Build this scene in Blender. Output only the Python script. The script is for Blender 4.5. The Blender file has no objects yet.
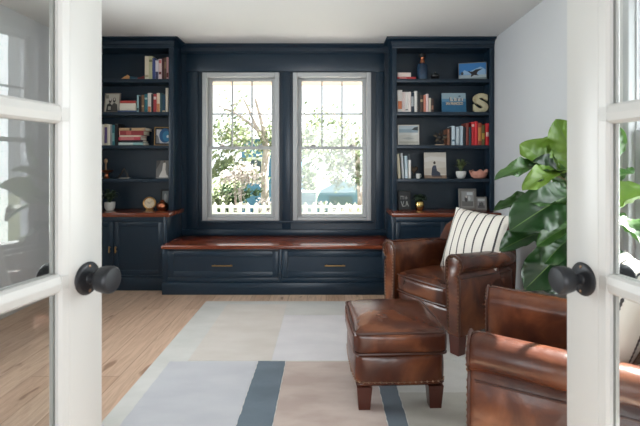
import bpy, bmesh, math, random
from mathutils import Vector, Matrix
random.seed(7)
C = bpy.context.scene.collection
PI = math.pi
F, CX, CY, H = 427.0, 326.0, 163.0, 1.3      # focal length, principal point (px), eye height (m)

# ------------------------------------------------------------------ helpers
def lin(r, g, b):
    f = lambda c: (c/12.92 if c <= 0.04045 else ((c+0.055)/1.055)**2.4)
    return (f(r/255), f(g/255), f(b/255), 1)

def S(px, py, d):
    return Vector(((px-CX)/F*d, d, H-(py-CY)/F*d))

def mat(name, rgb, rough=0.5, metal=0.0, coat=0.0, var=None, scale=8.0, detail=4.0, bump=0.0, bscale=60.0,
        spec=0.5, stretch=None, sheen=0.0, trans=0.0, ramp=(0.35, 0.65)):
    m = bpy.data.materials.new(name); m.use_nodes = True
    nt = m.node_tree; N = nt.nodes; L = nt.links
    p = N['Principled BSDF']
    p.inputs['Base Color'].default_value = lin(*rgb)
    p.inputs['Roughness'].default_value = rough
    p.inputs['Metallic'].default_value = metal
    p.inputs['Coat Weight'].default_value = coat
    p.inputs['Coat Roughness'].default_value = 0.15
    p.inputs['Specular IOR Level'].default_value = spec
    p.inputs['Sheen Weight'].default_value = sheen
    tc = N.new('ShaderNodeTexCoord'); mp = N.new('ShaderNodeMapping')
    L.new(tc.outputs['Object'], mp.inputs['Vector'])
    if stretch: mp.inputs['Scale'].default_value = stretch
    if var:
        n = N.new('ShaderNodeTexNoise'); n.inputs['Scale'].default_value = scale; n.inputs['Detail'].default_value = detail
        L.new(mp.outputs['Vector'], n.inputs['Vector'])
        r = N.new('ShaderNodeValToRGB'); r.color_ramp.elements[0].position = ramp[0]; r.color_ramp.elements[1].position = ramp[1]
        r.color_ramp.elements[0].color = lin(*rgb); r.color_ramp.elements[1].color = lin(*var)
        L.new(n.outputs['Fac'], r.inputs['Fac']); L.new(r.outputs['Color'], p.inputs['Base Color'])
    if bump:
        n2 = N.new('ShaderNodeTexNoise'); n2.inputs['Scale'].default_value = bscale; n2.inputs['Detail'].default_value = 3
        L.new(mp.outputs['Vector'], n2.inputs['Vector'])
        b = N.new('ShaderNodeBump'); b.inputs['Strength'].default_value = bump; b.inputs['Distance'].default_value = 0.01
        L.new(n2.outputs['Fac'], b.inputs['Height']); L.new(b.outputs['Normal'], p.inputs['Normal'])
    if trans:
        t = N.new('ShaderNodeBsdfTranslucent'); mx = N.new('ShaderNodeMixShader'); mx.inputs[0].default_value = trans
        src = p.inputs['Base Color'].links
        if src: L.new(src[0].from_socket, t.inputs['Color'])
        else: t.inputs['Color'].default_value = lin(*rgb)
        L.new(p.outputs[0], mx.inputs[1]); L.new(t.outputs[0], mx.inputs[2])
        L.new(mx.outputs[0], N['Material Output'].inputs['Surface'])
    return m

def glass_mat(name, tint=(0.97, 0.98, 0.975)):
    m = bpy.data.materials.new(name); m.use_nodes = True
    nt = m.node_tree; N = nt.nodes; L = nt.links; N.remove(N['Principled BSDF'])
    t = N.new('ShaderNodeBsdfTransparent'); t.inputs['Color'].default_value = (*tint, 1)
    g = N.new('ShaderNodeBsdfGlossy'); g.inputs['Roughness'].default_value = 0.0
    geo = N.new('ShaderNodeNewGeometry'); dt = N.new('ShaderNodeVectorMath'); dt.operation = 'DOT_PRODUCT'
    L.new(geo.outputs['Incoming'], dt.inputs[0]); L.new(geo.outputs['Normal'], dt.inputs[1])
    prev = dt.outputs['Value']
    for op, k, flip in (('ABSOLUTE', None, 0), ('SUBTRACT', 1.0, 1), ('POWER', 5.0, 0), ('MULTIPLY_ADD', 0.957, 0)):   # Schlick reflectance of clear glass
        q = N.new('ShaderNodeMath'); q.operation = op
        L.new(prev, q.inputs[1 if flip else 0])
        if k is not None: q.inputs[0 if flip else 1].default_value = k
        if op == 'MULTIPLY_ADD': q.inputs[2].default_value = 0.043
        prev = q.outputs[0]
    fr = q
    mx = N.new('ShaderNodeMixShader')
    L.new(fr.outputs[0], mx.inputs[0]); L.new(t.outputs[0], mx.inputs[1]); L.new(g.outputs[0], mx.inputs[2])
    L.new(mx.outputs[0], N['Material Output'].inputs['Surface'])
    return m

class MB:
    """collects shapes and links them as one mesh object"""
    def __init__(s): s.bm = bmesh.new(); s.mats = []; s.cur = 0
    def use(s, m):
        if m not in s.mats: s.mats.append(m)
        s.cur = s.mats.index(m); return s
    def _take(s, fs):
        for f in fs: f.material_index = s.cur
    def box(s, a, b, bev=0.0, seg=2, M=None):
        lo = Vector([min(a[i], b[i]) for i in range(3)]); hi = Vector([max(a[i], b[i]) for i in range(3)])
        r = bmesh.ops.create_cube(s.bm, size=1)
        vs = r['verts']
        for v in vs: v.co = Vector([lo[i]+(v.co[i]+0.5)*(hi[i]-lo[i]) for i in range(3)])
        fs = set(f for v in vs for f in v.link_faces)
        if bev > 0:
            es = list(set(e for v in vs for e in v.link_edges))
            q = bmesh.ops.bevel(s.bm, geom=es, offset=bev, segments=seg, profile=0.5, affect='EDGES')
            fs = set(q['faces']) | set(f for f in fs if f.is_valid)
            vs = list(set(v for f in fs for v in f.verts))
        if M is not None:
            for v in vs: v.co = M @ v.co
        s._take(fs); return s
    def hull(s, bottom, top):
        """frustum between two equal-length loops"""
        n = len(bottom)
        vb = [s.bm.verts.new(p) for p in bottom]; vt = [s.bm.verts.new(p) for p in top]
        fs = [s.bm.faces.new(vb[::-1]), s.bm.faces.new(vt)]
        for i in range(n): fs.append(s.bm.faces.new((vb[i], vb[(i+1) % n], vt[(i+1) % n], vt[i])))
        s._take(fs); return s
    def frustum(s, x0, x1, y0, y1, z0, X0, X1, Y0, Y1, z1):
        return s.hull([(x0,y0,z0),(x1,y0,z0),(x1,y1,z0),(x0,y1,z0)], [(X0,Y0,z1),(X1,Y0,z1),(X1,Y1,z1),(X0,Y1,z1)])
    def loft(s, loops, cap=True, closed=True):
        vs = [[s.bm.verts.new(p) for p in lp] for lp in loops]; n = len(vs[0]); fs = []
        for a, b in zip(vs, vs[1:]):
            for i in range(n if closed else n-1):
                j = (i+1) % n
                fs.append(s.bm.faces.new((a[i], a[j], b[j], b[i])))
        if cap: fs.append(s.bm.faces.new(vs[0][::-1])); fs.append(s.bm.faces.new(vs[-1]))
        s._take(fs); return s
    def lathe(s, prof, c=(0,0,0), seg=24, M=None):
        loops = []
        for r, z in prof:
            lp = []
            for i in range(seg):
                a = 2*PI*i/seg; p = Vector((r*math.cos(a), r*math.sin(a), z))
                if M is not None: p = M @ p
                lp.append(p+Vector(c))
            loops.append(lp)
        return s.loft(loops)
    def tube(s, pts, r, seg=8, closed=False):
        pts = [Vector(p) for p in pts]; n = len(pts); loops = []
        rr = r if isinstance(r, (list, tuple)) else [r]*n
        for i in range(n):
            if closed: t = pts[(i+1) % n]-pts[i-1]
            else: t = pts[min(i+1, n-1)]-pts[max(i-1, 0)]
            t.normalize()
            up = Vector((0,0,1)) if abs(t.z) < 0.9 else Vector((0,1,0))
            u = t.cross(up).normalized(); w = u.cross(t)
            loops.append([pts[i]+rr[i]*(math.cos(2*PI*k/seg)*u+math.sin(2*PI*k/seg)*w) for k in range(seg)])
        if closed: loops.append(loops[0]); return s.loft(loops, cap=False)
        return s.loft(loops)
    def beads(s, pts, r, closed=False):
        """nail heads strung along a path, joined by a thread"""
        P, R = [], []
        n = len(pts)
        for i in range(n if closed else n-1):
            a, b = Vector(pts[i]), Vector(pts[(i+1) % n]); k = r/(b-a).length
            for u, q in ((0, 1), (0.75*k, 0.68), (0.98*k, 0.15), (1-0.98*k, 0.15), (1-0.75*k, 0.68)): P.append(a.lerp(b, u)); R.append(r*q)
        if not closed: P.append(Vector(pts[-1])); R.append(r)
        if closed: P.append(P[0].lerp(P[1], 0.01)); R.append(r)
        return s.tube(P, R, 8)
    def ball(s, c, r, sub=1, sc=(1,1,1)):
        q = bmesh.ops.create_icosphere(s.bm, subdivisions=sub, radius=r)
        for v in q['verts']: v.co = Vector((v.co.x*sc[0], v.co.y*sc[1], v.co.z*sc[2]))+Vector(c)
        s._take(set(f for v in q['verts'] for f in v.link_faces)); return s
    def prism(s, poly, y0, y1):
        """polygon in X,Z pushed along Y"""
        return s.hull([(x, y0, z) for x, z in poly], [(x, y1, z) for x, z in poly])
    def poly(s, pts):
        f = s.bm.faces.new([s.bm.verts.new(p) for p in pts]); f.material_index = s.cur; return s
    def puff(s, lo, hi, r, bulge=(0,0,0), n=12, M=None, top_only=False):
        """rounded upholstered block: rounded edges of radius r and domed faces"""
        lo = Vector(lo); hi = Vector(hi); c = (lo+hi)/2; h = (hi-lo)/2
        m = n+1; vd = {}; fs = []
        def V(i, j, k):
            if (i, j, k) not in vd: vd[(i, j, k)] = s.bm.verts.new((-1+2*i/m, -1+2*j/m, -1+2*k/m))
            return vd[(i, j, k)]
        for e in (0, m):
            for i in range(m):
                for j in range(m):
                    for q in ([(e, i, j), (e, i+1, j), (e, i+1, j+1), (e, i, j+1)], [(i, e, j), (i, e, j+1), (i+1, e, j+1), (i+1, e, j)], [(i, j, e), (i+1, j, e), (i+1, j+1, e), (i, j+1, e)]):
                        fs.append(s.bm.faces.new([V(*x) for x in q]))
        vs = list(vd.values())
        for v in vs:
            # denser sampling near the edges
            o = Vector([math.sin(v.co[i]*PI/2)*0.7+v.co[i]*0.3 for i in range(3)])
            p = Vector([o[i]*h[i] for i in range(3)])
            inn = Vector([max(-h[i]+r, min(h[i]-r, p[i])) for i in range(3)])
            d = p-inn
            if d.length > 1e-9: p = inn+d.normalized()*r
            u = [1-o[i]**2 for i in range(3)]
            for i in range(3):
                j, k = (i+1) % 3, (i+2) % 3
                if top_only and i == 2 and o[2] < 0: continue
                p[i] += bulge[i]*o[i]*(max(0, u[j])**0.7)*(max(0, u[k])**0.7)
            p = p+c
            v.co = M @ p if M is not None else p
        s._take(fs); return s
    def build(s, name, m=None, parent=None, smooth=True, angle=35):
        me = bpy.data.meshes.new(name)
        bmesh.ops.recalc_face_normals(s.bm, faces=s.bm.faces[:])
        s.bm.to_mesh(me); s.bm.free()
        if m is not None and not s.mats: me.materials.append(m)
        for k in s.mats: me.materials.append(k)
        if smooth:
            me.shade_smooth(); me.set_sharp_from_angle(angle=math.radians(angle))
        o = bpy.data.objects.new(name, me); C.objects.link(o)
        if parent is not None: o.parent = parent
        return o

def tag(o, label=None, cat=None, group=None, kind=None):
    if label: o['label'] = label
    if cat: o['category'] = cat
    if group: o['group'] = group
    if kind: o['kind'] = kind
    return o

def thing(name, label, cat, loc=(0,0,0), rz=0.0, group=None, kind=None):
    o = bpy.data.objects.new(name, None); C.objects.link(o); o.empty_display_size = 0.1
    o.location = loc; o.rotation_euler = (0, 0, rz)
    return tag(o, label, cat, group, kind)

def copy_tree(o, parent=None):
    c = o.copy(); C.objects.link(c)
    if parent is not None: c.parent = parent
    for ch in list(o.children): copy_tree(ch, c)
    return c

def struct(o): o['kind'] = 'structure'; return o

# ------------------------------------------------------------------ materials
navy   = mat('navy_paint', (17, 38, 54), rough=0.34, bump=0.02, bscale=90)
cherry = mat('cherry_wood', (126, 62, 36), rough=0.22, var=(96, 42, 24), scale=5, stretch=(0.6, 9, 9), coat=0.3)
brass  = mat('brass', (190, 150, 95), rough=0.3, metal=1)
whitep = mat('white_paint', (196, 196, 193), rough=0.35)
sashp  = mat('sash_paint', (172, 174, 175), rough=0.5)  # white paint made greyer, its backlit shade put into the colour
wallp  = mat('grey_wall_paint', (192, 194, 197), rough=0.8, bump=0.02, bscale=120)
ceilp  = mat('ceiling_paint', (214, 214, 213), rough=0.9)
iron   = mat('dark_bronze', (40, 42, 46), rough=0.42, metal=0.3)
glass  = glass_mat('pane_glass')
black  = mat('black_finish', (22, 22, 24), rough=0.45)
feetw  = mat('dark_red_wood', (72, 30, 20), rough=0.3, coat=0.3)
nailm  = mat('antique_nail', (138, 110, 90), rough=0.35, metal=1)
paper  = mat('page_paper', (222, 214, 198), rough=0.8)

def leather_mat():
    m = bpy.data.materials.new('brown_leather'); m.use_nodes = True
    nt = m.node_tree; N = nt.nodes; L = nt.links; p = N['Principled BSDF']
    tc = N.new('ShaderNodeTexCoord')
    n = N.new('ShaderNodeTexNoise'); n.inputs['Scale'].default_value = 4.5; n.inputs['Detail'].default_value = 6
    n.inputs['Distortion'].default_value = 0.8
    L.new(tc.outputs['Object'], n.inputs['Vector'])
    r = N.new('ShaderNodeValToRGB'); e = r.color_ramp.elements
    e[0].position = 0.25; e[0].color = lin(46, 25, 19); e[1].position = 0.8; e[1].color = lin(128, 76, 46)
    k = r.color_ramp.elements.new(0.5); k.color = lin(78, 41, 27)
    L.new(n.outputs['Fac'], r.inputs['Fac']); L.new(r.outputs['Color'], p.inputs['Base Color'])
    p.inputs['Roughness'].default_value = 0.27; p.inputs['Coat Weight'].default_value = 0.12; p.inputs['Coat Roughness'].default_value = 0.2
    p.inputs['Specular IOR Level'].default_value = 0.45
    n2 = N.new('ShaderNodeTexNoise'); n2.inputs['Scale'].default_value = 7; n2.inputs['Detail'].default_value = 3
    n3 = N.new('ShaderNodeTexNoise'); n3.inputs['Scale'].default_value = 120; n3.inputs['Detail'].default_value = 2
    L.new(tc.outputs['Object'], n2.inputs['Vector']); L.new(tc.outputs['Object'], n3.inputs['Vector'])
    ad = N.new('ShaderNodeMath'); ad.operation = 'MULTIPLY_ADD'; ad.inputs[1].default_value = 0.06
    L.new(n3.outputs['Fac'], ad.inputs[0]); L.new(n2.outputs['Fac'], ad.inputs[2])
    b = N.new('ShaderNodeBump'); b.inputs['Strength'].default_value = 0.22; b.inputs['Distance'].default_value = 0.03
    L.new(ad.outputs[0], b.inputs['Height']); L.new(b.outputs['Normal'], p.inputs['Normal'])
    return m
leather = leather_mat()
leather_dark = mat('leather_piping', (66, 36, 25), rough=0.35)

def floor_mat():
    m = bpy.data.materials.new('oak_planks'); m.use_nodes = True
    nt = m.node_tree; N = nt.nodes; L = nt.links; p = N['Principled BSDF']
    tc = N.new('ShaderNodeTexCoord'); mp = N.new('ShaderNodeMapping'); mp.inputs['Rotation'].default_value = (0, 0, PI/2)
    L.new(tc.outputs['Object'], mp.inputs['Vector'])
    br = N.new('ShaderNodeTexBrick'); br.inputs['Scale'].default_value = 1
    br.inputs['Brick Width'].default_value = 1.9; br.inputs['Row Height'].default_value = 0.18
    br.inputs['Mortar Size'].default_value = 0.0016; br.inputs['Mortar Smooth'].default_value = 0.2
    br.offset = 0.37
    br.inputs['Color1'].default_value = lin(192, 160, 136); br.inputs['Color2'].default_value = lin(214, 186, 163)
    br.inputs['Mortar'].default_value = lin(120, 90, 68)
    L.new(mp.outputs['Vector'], br.inputs['Vector'])
    mg = N.new('ShaderNodeMapping'); mg.inputs['Scale'].default_value = (14, 1.1, 1)
    L.new(tc.outputs['Object'], mg.inputs['Vector'])
    g = N.new('ShaderNodeTexNoise'); g.inputs['Scale'].default_value = 3; g.inputs['Detail'].default_value = 6; g.inputs['Distortion'].default_value = 1.2
    L.new(mg.outputs['Vector'], g.inputs['Vector'])
    gr = N.new('ShaderNodeValToRGB'); gr.color_ramp.elements[0].position = 0.3; gr.color_ramp.elements[0].color = (0.62, 0.58, 0.55, 1)
    gr.color_ramp.elements[1].position = 0.6; gr.color_ramp.elements[1].color = (1, 1, 1, 1)
    L.new(g.outputs['Fac'], gr.inputs['Fac'])
    # knots
    mk = N.new('ShaderNodeMapping'); mk.inputs['Scale'].default_value = (7, 2.2, 1)
    L.new(tc.outputs['Object'], mk.inputs['Vector'])
    kn = N.new('ShaderNodeTexNoise'); kn.inputs['Scale'].default_value = 1.6; kn.inputs['Detail'].default_value = 2
    L.new(mk.outputs['Vector'], kn.inputs['Vector'])
    kr = N.new('ShaderNodeValToRGB'); kr.color_ramp.elements[0].position = 0.27; kr.color_ramp.elements[0].color = (0.42, 0.33, 0.28, 1)
    kr.color_ramp.elements[1].position = 0.33; kr.color_ramp.elements[1].color = (1, 1, 1, 1)
    L.new(kn.outputs['Fac'], kr.inputs['Fac'])
    m1 = N.new('ShaderNodeMix'); m1.data_type = 'RGBA'; m1.blend_type = 'MULTIPLY'; m1.inputs['Factor'].default_value = 0.7
    L.new(br.outputs['Color'], m1.inputs['A']); L.new(gr.outputs['Color'], m1.inputs['B'])
    m2 = N.new('ShaderNodeMix'); m2.data_type = 'RGBA'; m2.blend_type = 'MULTIPLY'; m2.inputs['Factor'].default_value = 0.8
    L.new(m1.outputs['Result'], m2.inputs['A']); L.new(kr.outputs['Color'], m2.inputs['B'])
    L.new(m2.outputs['Result'], p.inputs['Base Color'])
    p.inputs['Roughness'].default_value = 0.42
    return m
oak = floor_mat()

def rug_mat(name, rgb, var):
    m = mat(name, rgb, rough=0.95, var=var, scale=3.5, detail=8, bump=0.25, bscale=180, sheen=0.2, spec=0.1, stretch=(1, 2.2, 1))
    return m

# ------------------------------------------------------------------ room shell
LW, RW, BW, CEIL = -2.71, 1.79, 4.79, 2.625
FW = 0.25                      # the wall that holds the french doors
struct(MB().box((-3.2, -3.4, -0.1), (1.93, BW+0.15, 0)).build('floor', oak))
struct(MB().box((-3.2, -3.4, CEIL), (1.93, BW+0.15, CEIL+0.12)).build('ceiling', ceilp))
LY0, LY1 = 2.05, 3.45          # side window in this wall, out of the picture
b = MB()
b.box((LW-0.12, FW, 0), (LW, LY0+0.06, CEIL)); b.box((LW-0.12, LY1-0.06, 0), (LW, BW+0.15, CEIL))
b.box((LW-0.12, LY0+0.06, 0), (LW, LY1-0.06, 0.72)); b.box((LW-0.12, LY0+0.06, 2.247), (LW, LY1-0.06, CEIL))
struct(b.build('wall_left', wallp))
struct(MB().box((LW, FW+0.005, 0), (LW+0.014, 4.33, 0.14), 0.004).build('baseboard_left', whitep))

# the right wall is turned a touch and holds the side window
WIN_Z0, WIN_Z1 = 0.66, 2.307
piv = Vector((RW, 4.5, 0)); ROT = Matrix.Translation(piv) @ Matrix.Rotation(-0.02, 4, 'Z') @ Matrix.Translation(-piv)
SY0, SY1 = 1.10, 2.46          # casing outer limits along Y
def placed(o, M=ROT): o.matrix_world = M; return o
b = MB()
b.box((RW, FW-0.3, 0), (RW+0.14, SY0+0.06, CEIL)); b.box((RW, SY1-0.06, 0), (RW+0.14, BW+0.3, CEIL))
b.box((RW, SY0+0.06, 0), (RW+0.14, SY1-0.06, WIN_Z0+0.06)); b.box((RW, SY0+0.06, WIN_Z1-0.06), (RW+0.14, SY1-0.06, CEIL))
placed(struct(b.build('wall_right', wallp)))
placed(struct(MB().box((RW-0.014, FW+0.02, 0), (RW, 4.31, 0.14), 0.004).build('baseboard_right', whitep)))

# wall with the door opening and the hall the camera stands in
b = MB()
b.box((LW-0.12, FW-0.13, 0), (-0.80, FW, CEIL)); b.box((0.86, FW-0.13, 0), (RW-0.10, FW, CEIL)); b.box((-0.80, FW-0.13, 2.30), (0.86, FW, CEIL))
struct(b.build('wall_front', wallp))
b = MB()
for y0, y1 in ((FW, FW+0.018), (FW-0.148, FW-0.13)):
    b.box((-0.89, y0, 0), (-0.775, y1, 2.39), 0.003); b.box((0.835, y0, 0), (0.95, y1, 2.39), 0.003); b.box((-0.775, y0, 2.275), (0.835, y1, 2.39), 0.003)
b.box((-0.80, FW-0.13, 0), (-0.775, FW, 2.275)); b.box((0.835, FW-0.13, 0), (0.86, FW, 2.275)); b.box((-0.775, FW-0.13, 2.275), (0.835, FW, 2.30))
struct(b.build('trim_5', whitep))
HX0, HX1, HY = -2.2, 1.8, -3.2
struct(MB().box((HX0-0.12, HY, 0), (HX0, FW-0.15, CEIL)).build('wall_hall_left', wallp))
struct(MB().box((HX1, HY, 0), (HX1+0.12, FW-0.15, CEIL)).build('wall_hall_right', wallp))
b = MB()
b.box((HX0, HY-0.12, 0), (-1.7, HY, CEIL)); b.box((1.7, HY-0.12, 0), (HX1, HY, CEIL))
b.box((-1.7, HY-0.12, 0), (1.7, HY, 0.35)); b.box((-1.7, HY-0.12, 2.45), (1.7, HY, CEIL))
struct(b.build('wall_hall_rear', wallp))

# rear wall with two window openings
W1 = (-1.377, -0.521); W2 = (-0.367, 0.502)
b = MB()
ox = 0.045
b.box((LW-0.1, BW, 0), (W1[0]+ox, BW+0.15, CEIL)); b.box((W1[1]-ox, BW, 0), (W2[0]+ox, BW+0.15, CEIL)); b.box((W2[1]-ox, BW, 0), (RW+0.15, BW+0.15, CEIL))
for q in (W1, W2): b.box((q[0]+ox, BW, 0), (q[1]-ox, BW+0.15, WIN_Z0+ox)); b.box((q[0]+ox, BW, WIN_Z1-ox), (q[1]-ox, BW+0.15, CEIL))
struct(b.build('wall_back', navy))

UL, UR = -1.62, 0.703          # inner edges of the two bookcases
# panelling on the rear wall
def trimbox(name, boxes, m=navy, bev=0.004):
    b = MB()
    for a, c in boxes: b.box(a, c, bev)
    return struct(b.build(name, m))
b = MB()
prof = [(4.788, 2.53), (4.768, 2.53), (4.768, 2.548), (4.76, 2.552), (4.752, 2.575), (4.728, 2.600), (4.722, 2.603), (4.722, 2.624), (4.788, 2.624)]
b.hull([(UL+0.004, y, z) for y, z in prof], [(UR-0.004, y, z) for y, z in prof])
struct(b.build('trim_1', navy))
trimbox('trim_2', [((UL+0.06, 4.769, 2.322), (UR-0.05, 4.789, 2.528))])
trimbox('trim_3', [((UL+0.06, 4.772, 0.56), (W1[0]-0.055, 4.789, 2.320)), ((W1[1]+0.028, 4.772, 0.56), (W2[0]-0.028, 4.789, 2.320)), ((W2[1]+0.055, 4.772, 0.56), (UR-0.05, 4.789, 2.320))])
trimbox('trim_4', [((UL+0.01, 4.768, 0.492), (UR-0.01, 4.789, 0.555)), ((W1[0]-0.02, 4.75, 0.632), (W2[1]+0.02, 4.789, 0.655))])

# ------------------------------------------------------------------ windows
def window(name, x0, x1, z0, z1, y, label, cols=3, M=None):
    """double-hung sash window; room side is -y"""
    w = thing(name, label, 'window', (0, 0, 0), 0, None, 'structure')
    if M is not None: w.matrix_world = M
    c = 0.05
    b = MB()
    for a, d in (((x0, y-0.03, z0), (x0+c, y+0.11, z1)), ((x1-c, y-0.03, z0), (x1, y+0.11, z1)),
                 ((x0+c, y-0.03, z1-c), (x1-c, y+0.11, z1)), ((x0+c, y-0.03, z0), (x1-c, y+0.11, z0+0.032))):
        b.box(a, d, 0.004)
    b.build('casing', sashp, w)
    zm = z0+(z1-z0)*0.489
    s = 0.042
    def sash(nm, za, zb, yy, n, rows):
        b = MB(); xa, xb = x0+c+0.002, x1-c-0.002
        b.box((xa, yy, za), (xa+s, yy+0.035, zb), 0.003); b.box((xb-s, yy, za), (xb, yy+0.035, zb), 0.003)
        b.box((xa+s, yy, zb-s*0.8), (xb-s, yy+0.035, zb), 0.003); b.box((xa+s, yy, za), (xb-s, yy+0.035, za+s*0.8), 0.003)
        o = b.build(nm, sashp, w)
        if n > 1:
            b = MB()
            for i in range(1, n):
                x = xa+s+(xb-xa-2*s)*i/n; b.box((x-0.008, yy+0.006, za+0.03), (x+0.008, yy+0.03, zb-0.03), 0.002)
            for i in range(1, rows):
                zz = za+(zb-za)*i/rows; b.box((xa+s, yy+0.007, zz-0.008), (xb-s, yy+0.029, zz+0.008), 0.002)
            b.build('muntin', sashp, o)
        MB().box((xa+s-0.006, yy+0.016, za+0.02), (xb-s+0.006, yy+0.020, zb-0.02)).build('pane', glass, o)
        return o
    lo = sash('lower_sash', z0+0.033, zm+0.02, y+0.005, 1, 1)
    sash('upper_sash', zm-0.012, z1-c-0.002, y+0.045, cols, 2)
    for k in (0.25, 0.75):
        x = x0+(x1-x0)*k
        MB().lathe([(0.030, 0), (0.032, 0.006), (0.022, 0.016), (0.008, 0.022)], (x, y+0.02, zm+0.02), 14).build('sash_lock', sashp, w)
    return w
window('window_1', W1[0], W1[1], WIN_Z0, WIN_Z1, 4.775, 'double-hung window with grey-white sashes, on the side towards the clock')
window('window_2', W2[0], W2[1], WIN_Z0, WIN_Z1, 4.775, 'double-hung window with grey-white sashes, on the side towards the letter S')
# side window: local x runs along the wall
MS = ROT @ Matrix.Translation(Vector((RW-0.01, 0, 0))) @ Matrix.Rotation(-PI/2, 4, 'Z')
w4 = window('window_4', LY0, LY1, WIN_Z0, WIN_Z1, 0.0, 'white-cased side window in the wall beside the clock bookcase', 3, Matrix.Translation(Vector((LW+0.01, 0, 0))) @ Matrix.Rotation(PI/2, 4, 'Z'))
w3 = window('window_3', -SY1, -SY0, WIN_Z0, WIN_Z1, 0.0, 'white-cased side window behind the fiddle leaf plant', 3, MS)
b = MB()
b.box((-SY1-0.09, -0.025, WIN_Z0-0.02), (-SY1, 0.005, WIN_Z1+0.09), 0.004); b.box((-SY0, -0.025, WIN_Z0-0.02), (-SY0+0.09, 0.005, WIN_Z1+0.09), 0.004)
b.box((-SY1-0.11, -0.032, WIN_Z1+0.001), (-SY0+0.11, 0.005, WIN_Z1+0.11), 0.004); b.box((-SY1-0.11, -0.06, WIN_Z0-0.045), (-SY0+0.11, 0.005, WIN_Z0-0.001), 0.006)
b.build('outer_casing', whitep, w3)

# ------------------------------------------------------------------ built-ins
SH = [2.194, 1.843, 1.489, 1.133]                 # shelf tops
BF, LF = 4.53, 4.35                               # bookcase front, base cabinet front
CT = 0.793                                        # counter top
def bookcase(x0, x1, inner, label):
    """inner = +1 when the window is on the +x side"""
    t = thing('built_in_bookcase', label, 'bookcase', (0, 0, 0), 0, 'built-in bookcases beside the window')
    for x in (x0, x1-0.025): MB().box((x, BF+0.021, CT+0.001), (x+0.025, 4.767, 2.55), 0.002).build('side_panel', navy, t)
    MB().box((x0+0.001, 4.768, CT+0.001), (x1-0.001, 4.786, 2.55)).build('back_panel', navy, t)
    b = MB()
    for x in (x0, x1-0.05): b.box((x, BF, CT+0.001), (x+0.05, BF+0.02, 2.519), 0.003)
    b.box((x0, BF, 2.52), (x1, BF+0.02, 2.56), 0.003)
    b.build('face_frame', navy, t)
    for z in SH: MB().box((x0+0.026, BF+0.006, z-0.036), (x1-0.026, 4.767, z), 0.003).build('shelf', navy, t)
    MB().box((x0+0.026, BF+0.021, 2.52), (x1-0.026, 4.767, 2.538)).build('top_panel', navy, t)
    e0, e1 = (0, 1) if inner > 0 else (1, 0)
    b = MB()
    b.box((x0-0.008*e0, BF-0.008, 2.546), (x1+0.008*e1, 4.787, 2.562), 0.003)
    n = 6
    for i in range(n):                            # a cove rising to the ceiling
        a0, a1 = PI/2*i/n, PI/2*(i+1)/n
        p0, p1 = 0.008+0.05*(1-math.cos(a0)), 0.008+0.05*(1-math.cos(a1))
        z0, z1 = 2.562+0.042*math.sin(a0), 2.562+0.042*math.sin(a1)
        b.frustum(x0-p0*e0, x1+p0*e1, BF-p0, 4.787, z0, x0-p1*e0, x1+p1*e1, BF-p1, 4.787, z1)
    b.box((x0-0.066*e0, BF-0.066, 2.604), (x1+0.066*e1, 4.787, 2.6245), 0.002)
    b.build('crown_moulding', navy, t)
    return t
bookcase(LW+0.002, UL, 1, 'navy built-in bookcase holding the round brass clock')
bookcase(UR, RW-0.004, -1, 'navy built-in bookcase holding the big letter S')

def counter(x0, x1, inner, label):
    a, c = (x0, x1+0.03) if inner > 0 else (x0-0.03, x1)
    return tag(MB().box((a, LF-0.02, 0.751), (c, 4.786, CT), 0.006).build('wooden_counter', cherry), label, 'counter', 'wooden counters of the bookcases')
counter(LW+0.002, UL, 1, 'reddish wooden counter carrying the round clock')
counter(UR, RW-0.008, -1, 'reddish wooden counter carrying the gold planter')

def panel_front(b, x0, x1, z0, z1, y, w=0.05):
    """shaker front: frame with a recessed field"""
    b.box((x0, y, z0), (x0+w, y+0.02, z1), 0.002); b.box((x1-w, y, z0), (x1, y+0.02, z1), 0.002)
    b.box((x0+w, y, z1-w), (x1-w, y+0.02, z1), 0.002); b.box((x0+w, y, z0), (x1-w, y+0.02, z0+w), 0.002)
    b.box((x0+w, y+0.007, z0+w), (x1-w, y+0.018, z1-w))

def base_cabinet(x0, x1, label):
    t = thing('base_cabinet', label, 'cabinet', (0, 0, 0), 0, 'navy base cabinets of the bookcases')
    b = MB()
    b.box((x0, LF+0.02, 0.13), (x1, 4.786, 0.749), 0.002)
    b.box((x0, LF, 0.13), (x0+0.035, LF+0.019, 0.749), 0.002); b.box((x1-0.035, LF, 0.13), (x1, LF+0.019, 0.749), 0.002)
    b.box((x0+0.035, LF, 0.70), (x1-0.035, LF+0.019, 0.749), 0.002); b.box((x0+0.035, LF, 0.13), (x1-0.035, LF+0.019, 0.155), 0.002)
    b.build('carcass', navy, t)
    MB().box((x0+0.001, LF-0.006, 0.001), (x1-0.001, LF+0.3, 0.129), 0.004).build('plinth', navy, t)
    xm = (x0+x1)/2
    for k, (a, c) in enumerate(((x0+0.038, xm-0.002), (xm+0.002, x1-0.038))):
        b = MB(); panel_front(b, a, c, 0.158, 0.697, LF-0.002)
        d = b.build('door', navy, t)
        hx = c-0.03 if k == 0 else a+0.03
        h = MB(); h.tube([(hx, LF-0.028, 0.39), (hx, LF-0.028, 0.455)], 0.006, 8)
        for z in (0.405, 0.44): h.tube([(hx, LF-0.003, z), (hx, LF-0.028, z)], 0.004, 8)
        h.build('handle', brass, d)
    return t
base_cabinet(LW+0.002, UL, 'navy panelled base cabinet with two small brass pulls below the clock counter')
base_cabinet(UR-0.03, RW-0.022, 'navy panelled base cabinet partly behind the armchair with the pillow')

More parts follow.
